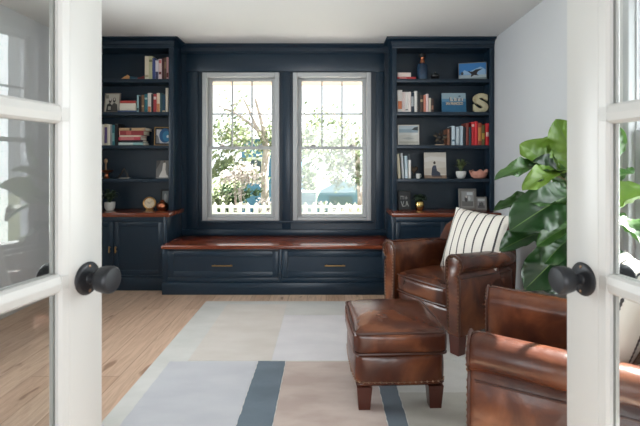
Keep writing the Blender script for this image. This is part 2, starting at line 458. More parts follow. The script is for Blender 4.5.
BX0, BX1, BY = UL+0.003, UR-0.036, 4.22
t = thing('window_bench', 'navy window bench with two panelled drawers under the two windows', 'bench')
b = MB()
b.box((BX0, BY+0.022, 0.12), (BX1, 4.766, 0.452), 0.002)
x_mid = -0.455
for x in (BX0, x_mid-0.014, BX1-0.05): b.box((x, BY, 0.12), (x+(0.05 if x != x_mid-0.014 else 0.028), BY+0.021, 0.452), 0.002)
for a, c in ((BX0+0.05, x_mid-0.014), (x_mid+0.014, BX1-0.05)):
    b.box((a, BY, 0.432), (c, BY+0.021, 0.452), 0.002); b.box((a, BY, 0.12), (c, BY+0.021, 0.165), 0.002)
b.build('carcass', navy, t)
MB().box((BX0, BY-0.016, 0.001), (BX1, BY+0.2, 0.119), 0.005).build('plinth', navy, t)
for a, c in ((BX0+0.053, x_mid-0.017), (x_mid+0.017, BX1-0.053)):
    b = MB(); panel_front(b, a, c, 0.168, 0.429, BY-0.003, 0.058); d = b.build('drawer', navy, t)
    xm = (a+c)/2; h = MB(); h.tube([(xm-0.10, BY-0.035, 0.292), (xm+0.10, BY-0.035, 0.292)], 0.0065, 8)
    for q in (-0.08, 0.08): h.tube([(xm+q, BY-0.004, 0.292), (xm+q, BY-0.035, 0.292)], 0.005, 8)
    h.build('handle', brass, d)
tag(MB().box((UL+0.002, 4.185, 0.4535), (UR-0.034, 4.766, 0.49), 0.007).build('bench_seat', cherry), 'long glossy reddish wooden seat board of the window bench', 'bench top')

# ------------------------------------------------------------------ french doors
def french_door(name, hinge, free, nrm, label, backset=0.05, kz=1.031):
    """leaf from hinge to free edge; nrm = the side turned to the camera"""
    hinge = Vector((*hinge, 0)); free = Vector((*free, 0))
    ux = (free-hinge).normalized(); W = (free-hinge).length
    n = Vector((*nrm, 0)).normalized(); n = (n-ux*n.dot(ux)).normalized()
    hand = 1 if ux.cross(Vector((0,0,1))).dot(n) > 0 else -1     # +1: local -y... faces the camera side
    t = thing(name, label, 'door', hinge, math.atan2(ux.y, ux.x), None, 'structure')
    th = 0.042; s = 0.122; g = 0.022
    # local frame: x from hinge to free edge, y = thickness, camera side is sy
    sy = -1 if hand > 0 else 1
    y0, y1 = -th/2, th/2
    Hd, zb, pitch = 2.26, 0.3, 0.369
    b = MB(); b.box((0, y0, 0.008), (s-g, y1, Hd), 0.002); b.build('stile', whitep, t)
    b = MB(); b.box((W-s+g, y0, 0.008), (W, y1, Hd), 0.002); b.build('stile', whitep, t)
    b = MB(); b.box((s-g, y0, 0.008), (W-s+g, y1, zb-g), 0.001); b.build('bottom_rail', whitep, t)
    b = MB(); b.box((s-g, y0, zb+5*pitch+g), (W-s+g, y1, Hd), 0.001); b.build('top_rail', whitep, t)
    xm = W/2
    cols = [(s, xm-0.014), (xm+0.014, W-s)]
    b = MB()
    b.box((xm-0.007, y0+0.004, zb-g), (xm+0.007, y1-0.004, zb+5*pitch+g))
    for i in range(1, 5): b.box((s-g, y0+0.004, zb+i*pitch-0.008), (W-s+g, y1-0.004, zb+i*pitch+0.008))
    for i in range(1, 5):
        z = zb+i*pitch
        for xa, xb in ((s-g, s), (W-s, W-s+g), (xm-0.0145, xm+0.0145)): b.box((xa, y0+0.0012, z-0.0146), (xb, y1-0.0012, z+0.0146))
    b.build('muntin', whitep, t)
    b = MB()                                          # moulded beads round every light
    def bead(p0, p1, inward):                         # p in (x,z)
        for yy in (y0, y1):
            sg = 1 if yy < 0 else -1
            k = lambda p, q: (p[0]+inward[0]*q, p[1]+inward[1]*q)
            pr = [(-g*0.5, 0.001), (0.0, 0.003), (g*0.25, 0.004), (g*0.5, 0.010), (g*0.5, 0.018), (-g*0.5, 0.018)]
            la = [(k(p0, q)[0], yy+sg*dy, k(p0, q)[1]) for q, dy in pr]
            lb = [(k(p1, q)[0], yy+sg*dy, k(p1, q)[1]) for q, dy in pr]
            b.hull(la, lb)
    for (xa, xb) in cols:
        for i in range(5):
            za, zc = zb+i*pitch+(0.0 if i == 0 else 0.014), zb+(i+1)*pitch-(0.0 if i == 4 else 0.014)
            bead((xa-g/2, za), (xa-g/2, zc), (1, 0)); bead((xb+g/2, za), (xb+g/2, zc), (-1, 0))
            bead((xa, za-0.004), (xb, za-0.004), (0, 1)); bead((xa, zc+0.004), (xb, zc+0.004), (0, -1))
    b.build('glazing_bead', whitep, t)
    for (xa, xb) in cols:
        for i in range(5):
            MB().box((xa-0.003, -0.002, zb+i*pitch+0.006), (xb+0.003, 0.002, zb+(i+1)*pitch-0.006)).build('pane', glass, t)
    kx = W-backset
    for sd in (sy, -sy):
        M = Matrix.Translation((kx, sd*th/2, kz)) @ Matrix.Rotation(-sd*PI/2, 4, 'X')
        r = MB().lathe([(0.0375, 0), (0.0385, 0.003), (0.036, 0.006), (0.030, 0.008), (0.014, 0.010), (0.013, 0.012)], seg=32, M=M).build('rose', iron, t)
        for a in (PI/2, -PI/2):
            MB().lathe([(0.004, 0), (0.004, 0.0088), (0.002, 0.0098)], seg=10, M=M @ Matrix.Translation((0.028*math.cos(a), 0.028*math.sin(a), 0))).build('screw', nailm, r)
        MB().lathe([(0.012, 0.010), (0.012, 0.022), (0.014, 0.026), (0.016, 0.030), (0.024, 0.033), (0.0285, 0.038), (0.0305, 0.047),
                    (0.0315, 0.062), (0.0305, 0.067), (0.027, 0.0705), (0.015, 0.072), (0.004, 0.0725)], seg=32, M=M).build('knob', iron, t)
    # hinges on the near edge
    for z in (0.25, 1.13, 2.0): MB().lathe([(0.008, 0), (0.008, 0.09), (0.003, 0.095)], (-0.006, -sy*(th/2+0.004), z), 10).build('hinge', iron, t)
    return t
french_door('door_1', (-0.716, 0.315), (-0.569, 1.05), (1, -0.2), 'white glazed french door leaf opened against the floor planks, with black knob')
french_door('door_2', (0.713, 0.315), (0.611, 1.05), (-1, -0.14), 'white glazed french door leaf opened in front of the armchairs, with black knob', 0.057)

# ------------------------------------------------------------------ rug
t = thing('area_rug', 'large colour-blocked rug of grey, beige, pink and slate patches on oak floor', 'rug')
RX0, RX1, RY0, RY1 = -1.12, 1.42, 1.15, 3.99
MB().box((RX0, RY0, 0.0005), (RX1, RY1, 0.010), 0.004).build('border', rug_mat('rug_border', (190, 190, 185), (200, 199, 195)), t)
def patch(x0, x1, y0, y1, rgb, var):
    nx, ny = max(2, int((x1-x0)/0.02)), max(2, int((y1-y0)/0.02))
    pts = []
    j = lambda: random.uniform(-0.0025, 0.0025)
    for i in range(nx): pts.append((x0+(x1-x0)*i/nx, y0+j()))
    for i in range(ny): pts.append((x1+j(), y0+(y1-y0)*i/ny))
    for i in range(nx): pts.append((x1-(x1-x0)*i/nx, y1+j()))
    for i in range(ny): pts.append((x0+j(), y1-(y1-y0)*i/ny))
    b = MB(); b.hull([(x, y, 0.0095) for x, y in pts], [(x, y, 0.0112) for x, y in pts])
    return b.build('colour_patch', rug_mat('rug_%d' % rgb[0], rgb, var), t, smooth=False)
patch(-1.013, -0.444, 1.25, 2.775, (180, 181, 187), (188, 189, 193))
patch(-0.440, -0.264, 1.25, 2.780, (98, 112, 123), (86, 100, 111))
patch(-0.260, 0.302, 1.25, 2.775, (173, 155, 146), (190, 175, 166))
patch(0.306, 0.406, 1.25, 2.790, (90, 101, 110), (81, 91, 102))
patch(0.410, 1.32, 1.25, 2.40, (165, 162, 153), (179, 176, 167))
patch(-0.90, -0.358, 2.785, 3.90, (196, 189, 181), (203, 197, 190))
patch(-0.354, 0.30, 2.79, 3.62, (200, 198, 201), (208, 206, 208))
patch(0.40, 1.32, 2.80, 3.90, (180, 180, 176), (192, 191, 186))

# ------------------------------------------------------------------ ottoman
t = thing('leather_ottoman', 'square brown leather ottoman with nailhead trim and dark wooden feet on rug', 'ottoman', (0.378, 2.47, 0.0115), math.radians(2.5))
def rrect(hx, hy, r, z, n=6, off=(0, 0)):
    pts = []
    for (sx, sy, a0) in ((1, 1, 0), (-1, 1, PI/2), (-1, -1, PI), (1, -1, 3*PI/2)):
        for i in range(n+1):
            a = a0+PI/2*i/n
            pts.append((off[0]+sx*(hx-r)+r*math.cos(a), off[1]+sy*(hy-r)+r*math.sin(a), z))
    return pts
b = MB(); b.puff((-0.243, -0.262, 0.295), (0.243, 0.262, 0.415), 0.028, (0.016, 0.014, 0.045), 14, top_only=True); b.build('cushion', leather, t)
from mathutils.bvhtree import BVHTree
b = MB(); b.puff((-0.230, -0.248, 0.118), (0.230, 0.248, 0.300), 0.03, (0.020, 0.018, 0.0), 14); tree = BVHTree.FromBMesh(b.bm); b.build('upholstered_base', leather, t)
def snap(p, k=0.0):
    q, nn, _, _ = tree.find_nearest(Vector(p)); d = (Vector(p)-q); d = d.normalized() if d.length > 1e-6 else nn
    return q+d*k
b = MB(); b.tube(rrect(0.241, 0.260, 0.03, 0.406), 0.0062, 8, True); b.tube(rrect(0.243, 0.260, 0.03, 0.300), 0.0062, 8, True)
b.tube([snap(p, 0.001) for p in rrect(0.26, 0.28, 0.03, 0.126)], 0.005, 8, True)
b.build('piping', leather_dark, t)
b = MB()
q = rrect(0.26, 0.28, 0.03, 0.150, 3); NL = []
for i in range(len(q)):
    p0, p1 = Vector(q[i]), Vector(q[(i+1) % len(q)]); L_ = (p1-p0).length; n = max(1, round(L_/0.03))
    for k in range(n): NL.append(snap(p0.lerp(p1, k/n), 0.001))
b.beads(NL, 0.0055, True)
b.build('nailhead_trim', nailm, t)
for sx in (-1, 1):
    for sy in (-1, 1):
        x, y = sx*0.188, sy*0.206
        b = MB(); b.frustum(x-0.030, x+0.030, y-0.030, y+0.030, 0.0005, x-0.040, x+0.040, y-0.040, y+0.040, 0.122); b.build('foot', feetw, t)

# ------------------------------------------------------------------ armchairs
def make_armchair(label):
    """local frame: -y is the front, x across; origin on the floor under the middle"""
    t = thing('leather_armchair', label, 'armchair', (0, 0, 0), 0, 'brown leather club armchairs')
    YF, YB = -0.40, 0.34
    def arm_profile(sx):
        ax, r, zc = 0.320, 0.069, 0.607
        pts = [(0.268, 0.13), (0.262, 0.30), (0.256, 0.45), (0.251, 0.56)]
        for i in range(11): a = PI-PI*i/10; pts.append((ax+r*math.cos(a), zc+r*math.sin(a)))
        for i in range(1, 4): a = -PI/2*i/4; pts.append((ax+r*math.cos(a), zc+r*math.sin(a)))
        pts += [(0.366, 0.515), (0.368, 0.40), (0.366, 0.25), (0.362, 0.13)]
        return [(sx*x, z) for x, z in pts]
    for sx in (-1, 1):
        pr = arm_profile(sx); cx, cz = sx*0.318, 0.42
        loops = []
        for y, k in ((YF-0.004, 0.90), (YF, 0.95), (YF+0.008, 0.985), (YF+0.022, 1.0), (YF+0.15, 1.0), (YF+0.3, 1.0), (YF+0.45, 1.0), (YF+0.58, 1.0), (YF+0.68, 0.98), (YB-0.01, 0.95), (YB+0.03, 0.88)):
            drop = 0.045*max(0, (y-YF))/0.75
            lp = []
            for x, z in pr:
                X = cx+(x-cx)*k; Z = (cz+(z-cz)*(k if z > cz else 1))
                Z -= drop*max(0, (z-0.3)/0.37)
                X -= sx*0.10*max(0, (y-0.12)/0.25)**2          # wraps round towards the back
                lp.append((X, y, Z))
            loops.append(lp)
        a = MB().loft(loops).build('arm', leather, t, angle=50)
        # welt and nails round the front post
        ring = [(sx*0.318+(x-sx*0.318)*0.985, YF-0.001, 0.42+(z-0.42)*0.985) for x, z in pr]
        MB().tube(ring, 0.006, 8).build('welt', leather_dark, a)
        b = MB(); rn = [Vector((sx*0.318+(x-sx*0.318)*0.80, YF-0.005, 0.42+(z-0.42)*0.93)) for x, z in pr]; NL = []
        for p0, p1 in zip(rn, rn[1:]):
            n = max(1, round((p1-p0).length/0.024))
            for k in range(n): NL.append(p0.lerp(p1, k/n))
        b.beads(NL, 0.0066)
        b.build('nailhead_trim', nailm, a)
        # seam under the roll
        MB().tube([(sx*(0.369-0.10*max(0, (y-0.12)/0.25)**2), y, 0.518-0.045*(y-YF)/0.75*0.6) for y in (YF+0.02, YF+0.2, YF+0.4, YF+0.52, YF+0.6)], 0.004, 6).build('seam', leather_dark, a)
    MB().puff((-0.252, YF+0.012, 0.285), (0.252, 0.12, 0.435), 0.035, (0.0, 0.022, 0.035), 14, top_only=True).build('seat_cushion', leather, t)
    b = MB(); b.tube([(x, YF+0.014-0.02*(1-(x/0.25)**2)-0.000, 0.422+0.006*(1-(x/0.25)**2)) for x in [(-0.238+0.476*i/16) for i in range(17)]], 0.005, 8)
    b.tube([(x, YF+0.014-0.02*(1-(x/0.25)**2), 0.302) for x in [(-0.238+0.476*i/16) for i in range(17)]], 0.005, 8)
    b.build('seat_piping', leather_dark, t)
    MB().puff((-0.262, YF+0.03, 0.12), (0.262, 0.30, 0.287), 0.02, (0, 0.012, 0), 8).build('seat_base', leather, t)
    # back: shell that curves round, and an inner cushion
    R = Matrix.Translation((0, 0.22, 0.30)) @ Matrix.Rotation(math.radians(-11), 4, 'X') @ Matrix.Translation((0, -0.22, -0.30))
    b = MB()
    loops = []
    for z, w, yo in ((0.12, 0.335, 0), (0.30, 0.345, 0.0), (0.50, 0.345, 0.01), (0.60, 0.335, 0.02), (0.68, 0.31, 0.03), (0.75, 0.285, 0.045), (0.79, 0.26, 0.05), (0.812, 0.225, 0.05), (0.82, 0.18, 0.05)):
        lp = []
        thick = 0.11 if z < 0.76 else 0.11-0.9*(z-0.76)
        n = 14
        cur = lambda x: 0.33+0.06*max(0.0, (z-0.12)/0.7)-0.10*(x/0.345)**2*(abs(x)/0.345)
        for i in range(n+1): x = -w+2*w*i/n; lp.append((x, cur(x)+0.02, z))
        for i in range(n+1): x = w-2*w*i/n; lp.append((x*0.96, cur(x)-thick, z))
        loops.append(lp)
    b.loft(loops).build('backrest', leather, t, angle=55)
    M = R
    MB().puff((-0.245, 0.16, 0.425), (0.245, 0.26, 0.77), 0.04, (0.0, 0.02, 0.02), 12, M=M).build('back_cushion', leather, t)
    for sx in (-1, 1):
        for y, h in ((-0.362, 0.125), (0.28, 0.125)):
            x = sx*0.318; b = MB(); b.frustum(x-0.034, x+0.034, y-0.034, y+0.034, 0.0005, x-0.042, x+0.042, y-0.038, y+0.038, h); b.build('foot', feetw, t)
    return t
chair = make_armchair('brown leather club armchair facing the ottoman, striped pillow against its back, near the bench')
def seat_chair(c, front_mid, b):
    """b = unit vector from the front towards the back"""
    bx, by = Vector(b).normalized()
    c.location = (front_mid[0]+bx*0.40, front_mid[1]+by*0.40, 0.0115)
    c.rotation_euler = (0, 0, math.atan2(by, bx)-PI/2)
    return c
B1 = (0.828, 0.561); B2 = (0.897, -0.442)
FM1 = (0.680, 3.130); FM2 = (0.672, 1.853)
seat_chair(chair, FM1, B1)
chair2 = copy_tree(chair)
chair2['label'] = 'brown leather club armchair closest to the white door, cut off by its stile'
seat_chair(chair2, FM2, B2)

# pillows
def stripe_mat():
    m = bpy.data.materials.new('striped_linen'); m.use_nodes = True
    nt = m.node_tree; N = nt.nodes; L = nt.links; p = N['Principled BSDF']; p.inputs['Roughness'].default_value = 0.9
    tc = N.new('ShaderNodeTexCoord'); sp = N.new('ShaderNodeSeparateXYZ'); L.new(tc.outputs['Object'], sp.inputs[0])
    def math_(op, a, b=None):
        n = N.new('ShaderNodeMath'); n.operation = op
        for i, v in enumerate((a, b)):
            if v is None: continue
            if isinstance(v, (int, float)): n.inputs[i].default_value = v
            else: L.new(v, n.inputs[i])
        return n.outputs[0]
    x = math_('MULTIPLY', sp.outputs['X'], 14.5); fr = math_('FRACT', math_('ADD', x, 20.5))
    d = math_('ABSOLUTE', math_('SUBTRACT', fr, 0.5))
    ed = math_('MULTIPLY', math_('PINGPONG', math_('MULTIPLY', sp.outputs['Z'], 130), 1.0), 0.05)
    st = math_('LESS_THAN', d, math_('ADD', ed, 0.055))
    mx = N.new('ShaderNodeMix'); mx.data_type = 'RGBA'; mx.inputs['A'].default_value = lin(226, 221, 212); mx.inputs['B'].default_value = lin(52, 50, 54)
    L.new(st, mx.inputs['Factor']); L.new(mx.outputs['Result'], p.inputs['Base Color'])
    n2 = N.new('ShaderNodeTexNoise'); n2.inputs['Scale'].default_value = 260; L.new(tc.outputs['Object'], n2.inputs['Vector'])
    b = N.new('ShaderNodeBump'); b.inputs['Strength'].default_value = 0.3; b.inputs['Distance'].default_value = 0.004
    L.new(n2.outputs['Fac'], b.inputs['Height']); L.new(b.outputs['Normal'], p.inputs['Normal'])
    return m
striped = stripe_mat()
def pillow(label):
    """local x across, z up, y thickness; origin at the middle of the lower edge"""
    bm = bmesh.new(); n = 22; h = 0.25; grid = {}
    for sgn in (1, -1):
        for i in range(n+1):
            for j in range(n+1):
                u, v = -1+2*i/n, -1+2*j/n
                e = min(1-abs(u), 1-abs(v))
                if e <= 1e-6 and sgn < 0: grid[(sgn, i, j)] = grid[(1, i, j)]; continue
                k = 1-0.05*(1-abs(u)**1.5)*(abs(v)**3); l = 1-0.05*(1-abs(v)**1.5)*(abs(u)**3)
                th = 0.095*((1-u*u)**0.55)*((1-v*v)**0.55)*(1+0.08*math.sin(3*u+1)*math.cos(4*v))
                grid[(sgn, i, j)] = bm.verts.new((u*h*l, sgn*th, h+v*h*k))
        for i in range(n):
            for j in range(n):
                q = [grid[(sgn, i, j)], grid[(sgn, i+1, j)], grid[(sgn, i+1, j+1)], grid[(sgn, i, j+1)]]
                bm.faces.new(q if sgn < 0 else q[::-1])
    o = MB(); o.bm.free(); o.bm = bm
    o = o.build('striped_pillow', striped, angle=80)
    tag(o, label, 'pillow', 'striped pillows on the armchairs')
    return o
def lean(o, fm, b, along, side, z, tilt, roll=0.0):
    bx, by = Vector(b).normalized(); ax = (by, -bx)          # ax = across, towards the second arm
    o.location = (fm[0]+bx*along+ax[0]*side, fm[1]+by*along+ax[1]*side, z)
    o.rotation_mode = 'XYZ'
    M = Matrix.Rotation(math.atan2(by, bx)-PI/2, 4, 'Z') @ Matrix.Rotation(-tilt, 4, 'X') @ Matrix.Rotation(roll, 4, 'Y')
    o.rotation_euler = M.to_euler()
pl = pillow('white pillow with dark stripes leaning in the armchair near the bench')
lean(pl, FM1, B1, 0.385, 0.11, 0.454, math.radians(20), math.radians(3))
pl2 = pl.copy(); C.objects.link(pl2); pl2['label'] = 'white pillow with dark stripes seen through the door glass'
lean(pl2, FM2, B2, 0.41, -0.03, 0.462, math.radians(19), math.radians(-4))

# ------------------------------------------------------------------ things on the shelves
ORD = ['first', 'second', 'third', 'fourth', 'fifth', 'sixth', 'seventh', 'eighth', 'ninth', 'tenth', 'eleventh', 'twelfth', 'thirteenth', 'fourteenth']
CLK, LET = 'the clock bookcase', 'the letter-S bookcase'
_bm = {}
def book_mat(rgb):
    if rgb not in _bm: _bm[rgb] = mat('book_cloth_%02x%02x%02x' % rgb, rgb, rough=0.55)
    return _bm[rgb]
def xw(px, d): return (px-CX)/F*d
def zw(py, d): return H-(py-CY)/F*d

def book_geo(w, d, h, rgb, band, t, label, group, loc, M_rot):
    """standing book: spine to -y. band = list of (z0,z1,rgb) on the spine (fractions)"""
    b = MB().use(book_mat(rgb))
    c = min(0.0028, w*0.16)
    b.box((0, 0.003, 0), (c, d, h)); b.box((w-c, 0.003, 0), (w, d, h))
    n = 6; r = w/2                                    # rounded spine
    out = [(w/2-r*math.cos(PI*i/n), 0.0045-0.0045*math.sin(PI*i/n)) for i in range(n+1)]
    b.hull([(x, y, 0) for x, y in out]+[(w-0.0001, 0.006, 0), (0.0001, 0.006, 0)], [(x, y, h) for x, y in out]+[(w-0.0001, 0.006, h), (0.0001, 0.006, h)])
    for z0, z1, col in band:
        b.use(book_mat(col))
        o2 = [(w/2-(r+0.0002)*0.94*math.cos(PI*i/n), 0.0040-0.0047*math.sin(PI*i/n)) for i in range(n+1)]
        b.hull([(x, y, h*z0) for x, y in o2], [(x, y, h*z1) for x, y in o2])
    o = b.build('book'); tag(o, label, 'book', group)
    MB().box((c+0.0002, 0.0065, 0.003), (w-c-0.0002, d-0.004, h-0.003)).build('pages', paper, o)
    o.matrix_world = Matrix.Translation(loc) @ M_rot
    return o

def row(items, z, D, where, rev, group, ends):
    """items: (px0, px1, ytop, rgb, [bands], words, tilt degrees)"""
    n = len(items)
    for k, (p0, p1, yt, rgb, band, words, tilt) in enumerate(items):
        x0, x1 = xw(p0, D), xw(p1, D); w = max(0.006, x1-x0-0.0012); h = zw(yt, D)-z
        i = n-1-k if rev else k
        lab = '%s book, %s from the %s, %s' % (words, ORD[i], ends, where)
        M = Matrix.Rotation(math.radians(tilt), 4, 'Y')
        off = Vector((x0, D+random.uniform(-0.006, 0.006), z+0.0006))
        if tilt < 0: off.z += w*math.sin(math.radians(-tilt))*0 + 0.0
        if tilt > 0: off.z += w*math.sin(math.radians(tilt))
        book_geo(w, 0.165, h, rgb, band, None, lab, group, off, M)

def stack(items, z, D, where, group):
    """from the bottom: (px0, px1, thickness px, rgb, bands, words, yaw)"""
    zz = z+0.0006
    for k, (p0, p1, tp, rgb, band, words, yaw) in enumerate(items):
        x0, x1 = xw(p0, D), xw(p1, D); w = tp/F*D-0.0008
        M = Matrix.Rotation(math.radians(yaw), 4, 'Z') @ Matrix.Rotation(PI/2, 4, 'Y')
        pos = ['lowest', 'second from bottom', 'third from bottom', 'fourth from bottom', 'fifth from bottom', 'topmost'] if len(items) == 6 else ['lowest', 'middle', 'topmost'] if len(items) == 3 else ['lower', 'upper']
        lab = '%s book, %s of the pile, %s' % (words, pos[k], where)
        book_geo(w, 0.165, x1-x0, rgb, band, None, lab, group, Vector((x0, D, zz+w)), M)
        zz += w+0.0008

_pm = {}
def pmat(rgb):
    if rgb not in _pm: _pm[rgb] = mat('print_%02x%02x%02x' % rgb, rgb, rough=0.35)
    return _pm[rgb]
def picture(name, label, x, y, z, w, h, fw, frame_m, bg, shapes, yaw=0, tilt=6, mount=None, depth=0.016, group=None, foot=False):
    """framed print: shapes = ('r',x0,z0,x1,z1,rgb) or ('e',cx,cz,rx,rz,rgb) or ('p',[(x,z)..],rgb), in fractions of the print"""
    t = thing(name, label, 'picture frame' if fw > 0 else 'picture', (x, y, z+0.0008), math.radians(yaw), group)
    R = Matrix.Rotation(-math.radians(tilt), 4, 'X')
    def fin(o): o.matrix_local = R; return o
    if fw > 0:
        b = MB(); y0, y1 = 0, depth
        b.box((-w/2, y0, 0), (-w/2+fw, y1, h), 0.001, 1); b.box((w/2-fw, y0, 0), (w/2, y1, h), 0.001, 1)
        b.box((-w/2+fw, y0, h-fw), (w/2-fw, y1, h), 0.001, 1); b.box((-w/2+fw, y0, 0), (w/2-fw, y1, fw), 0.001, 1)
        o = b.build('frame', frame_m, t); o.parent = t; fin(o)
        fin(MB().box((-w/2+fw*0.5, depth*0.6, fw*0.5), (w/2-fw*0.5, depth, h-fw*0.5)).build('backing', black, t))
    else:
        fin(MB().box((-w/2, 0.0015, 0), (w/2, depth, h), 0.001, 1).build('panel', frame_m, t))
    iw, ih = w-2*fw, h-2*fw; x0, z0 = -iw/2, fw
    yf = depth*0.55 if fw > 0 else 0.0012
    if mount:
        fin(MB().box((x0, yf-0.0006, z0), (x0+iw, yf, z0+ih)).build('mount', pmat(mount[1]), t))
        k = mount[0]; x0 += k; z0 += k; iw -= 2*k; ih -= 2*k; yf -= 0.0008
    b = MB().use(pmat(bg)); b.box((x0, yf-0.0006, z0), (x0+iw, yf, z0+ih))
    for q, s in enumerate(shapes):
        b.use(pmat(s[-1])); yy = yf-0.0008-0.00008*q
        cl = lambda v: max(0.0, min(1.0, v))
        if s[0] == 'r': pts = [(s[1], s[2]), (s[3], s[2]), (s[3], s[4]), (s[1], s[4])]
        elif s[0] == 'e': pts = [(s[1]+s[3]*math.cos(2*PI*i/28), s[2]+s[4]*math.sin(2*PI*i/28)) for i in range(28)]
        else: pts = s[1]
        pts = [(x0+iw*cl(a), z0+ih*cl(c)) for a, c in pts]
        b.poly([(a, yy, c) for a, c in pts])
    fin(b.build('print', None, t, smooth=False))
    if foot:
        s_ = MB(); s_.hull([(-0.02, depth, 0.0), (0.02, depth, 0.0), (0.02, depth+0.003, 0.0), (-0.02, depth+0.003, 0.0)],
                           [(-0.015, depth, h*0.6), (0.015, depth, h*0.6), (0.015, depth+0.003, h*0.6), (-0.015, depth+0.003, h*0.6)])
        s_.build('easel_back', black, t)
    return t

D = 4.575
CREAM, WHITE = (214, 205, 182), (220, 216, 210)
# clock bookcase, top shelf
G = 'books on the top shelf of the clock bookcase'
row([(144.5, 148.6, 56, CREAM, [(0.1, 0.2, (170, 160, 130))], 'tall cream', 0), (148.6, 152.4, 56, (190, 188, 150), [(0.75, 0.85, (120, 120, 90))], 'tall pale green', 0),
     (152.4, 155.0, 58, (58, 74, 130), [], 'blue', 0), (155.0, 158.4, 60, (178, 178, 190), [(0.02, 0.4, (60, 60, 90)), (0.42, 0.95, (216, 210, 214))], 'white and dark blue', 0),
     (158.4, 161.6, 59, (214, 190, 190), [(0.25, 0.38, (110, 60, 60)), (0.80, 0.95, (190, 110, 110))], 'pale pink', 0), (161.6, 164.2, 58, (70, 32, 34), [], 'dark maroon', 0),
     (164.2, 166.2, 57.5, (96, 74, 58), [(0.5, 0.8, (140, 116, 90))], 'thin brown', 0), (166.2, 168.3, 57, (196, 150, 150), [(0.1, 0.3, (110, 50, 50))], 'rose', 0)],
    SH[0], D, 'top shelf of '+CLK, True, G, 'window end')
t = thing('carved_fish', 'small low ornament in orange, teal and dark red lying beside the top-shelf books', 'ornament', (xw(133, 4.6), 4.60, SH[0]+0.0008), math.radians(4))
for nm, x0, x1, rgb, ph in (('head', -0.115, -0.03, (206, 150, 96), 0), ('body', -0.03, 0.05, (42, 76, 96), 1), ('tail', 0.05, 0.12, (120, 40, 44), 2)):
    b = MB(); loops = []
    for i in range(9):
        u = i/8; x = x0+(x1-x0)*u
        r = {0: 0.006+0.015*math.sin(PI*u*0.8)+0.004*u, 1: 0.020-0.004*u, 2: 0.014+0.012*u*u}[ph]
        loops.append([(x, (0.018 if ph < 2 else 0.010)*math.cos(2*PI*k/12), r+r*math.sin(2*PI*k/12)*0.98) for k in range(12)])
    b.loft(loops)
    if ph == 0: b.hull([(-0.08, -0.004, 0.03), (-0.04, -0.004, 0.03), (-0.04, 0.004, 0.03), (-0.08, 0.004, 0.03)], [(-0.06, -0.002, 0.055), (-0.045, -0.002, 0.05), (-0.045, 0.002, 0.05), (-0.06, 0.002, 0.055)])
    b.build(nm, mat('fish_'+nm, rgb, rough=0.5), t)
# clock bookcase, second shelf
G = 'books on the second shelf of the clock bookcase'
row([(136.6, 138.5, 95, (150, 186, 190), [(0.1, 0.25, (30, 60, 70))], 'thin pale teal', 0), (138.5, 141.6, 96, (26, 26, 28), [], 'black', 0),
     (141.6, 144.2, 95, (122, 92, 68), [(0.3, 0.4, (180, 150, 110))], 'brown', 0), (144.2, 147.4, 94, (34, 104, 116), [(0.7, 0.8, (170, 190, 190))], 'teal', 0),
     (147.6, 151.0, 93, (216, 212, 204), [(0.02, 0.3, (190, 116, 80))], 'white and orange', 0), (151.0, 153.4, 94, (36, 26, 36), [], 'very dark purple', 0),
     (153.4, 156.4, 94, (168, 52, 58), [(0.7, 0.85, (216, 200, 190))], 'red', 0), (156.4, 159.8, 93, (226, 206, 182), [(0.02, 0.45, (198, 128, 84))], 'cream and orange', 0),
     (159.8, 162.2, 93, (44, 80, 84), [], 'grey-green', 0), (162.2, 165.4, 95, (28, 66, 88), [(0.02, 0.1, (190, 170, 140))], 'petrol blue', 0),
     (165.6, 168.3, 88, (218, 208, 190), [], 'tallest cream', 0)], SH[1], D, 'second shelf of '+CLK, True, G, 'window end')
stack([(117.5, 136.2, 1.9, (70, 92, 132), [], 'thin blue', 1), (119.5, 135.8, 7.2, (222, 214, 198), [(0.05, 0.95, (226, 218, 204))], 'thick cream', -1), (120.2, 135.2, 2.6, (176, 64, 60), [], 'red', 2)],
      SH[1], D, 'second shelf of '+CLK, 'flat books on the second shelf of the clock bookcase')
silver = mat('silver_frame', (150, 142, 132), rough=0.35, metal=0.8)
picture('picture_frame', 'thin silver frame with black and white group photo beside the red and cream pile', xw(111.2, 4.58), 4.585, SH[1], 0.172, zw(92.5, 4.58)-SH[1], 0.010, silver, (188, 184, 172),
        [('e', .32, .62, .10, .13, (50, 48, 46)), ('e', .62, .66, .11, .14, (60, 58, 54)), ('p', [(.05, .0), (.1, .4), (.3, .5), (.48, .35), (.5, 0)], (40, 40, 40)), ('p', [(.42, 0), (.48, .4), (.62, .52), (.85, .4), (.92, 0)], (74, 72, 68)),
         ('e', .32, .68, .06, .07, (206, 200, 190)), ('e', .62, .70, .06, .07, (200, 196, 186)), ('r', .2, .1, .4, .3, (170, 166, 156)), ('r', .0, .75, .2, .95, (120, 118, 108))], yaw=-4, tilt=7)
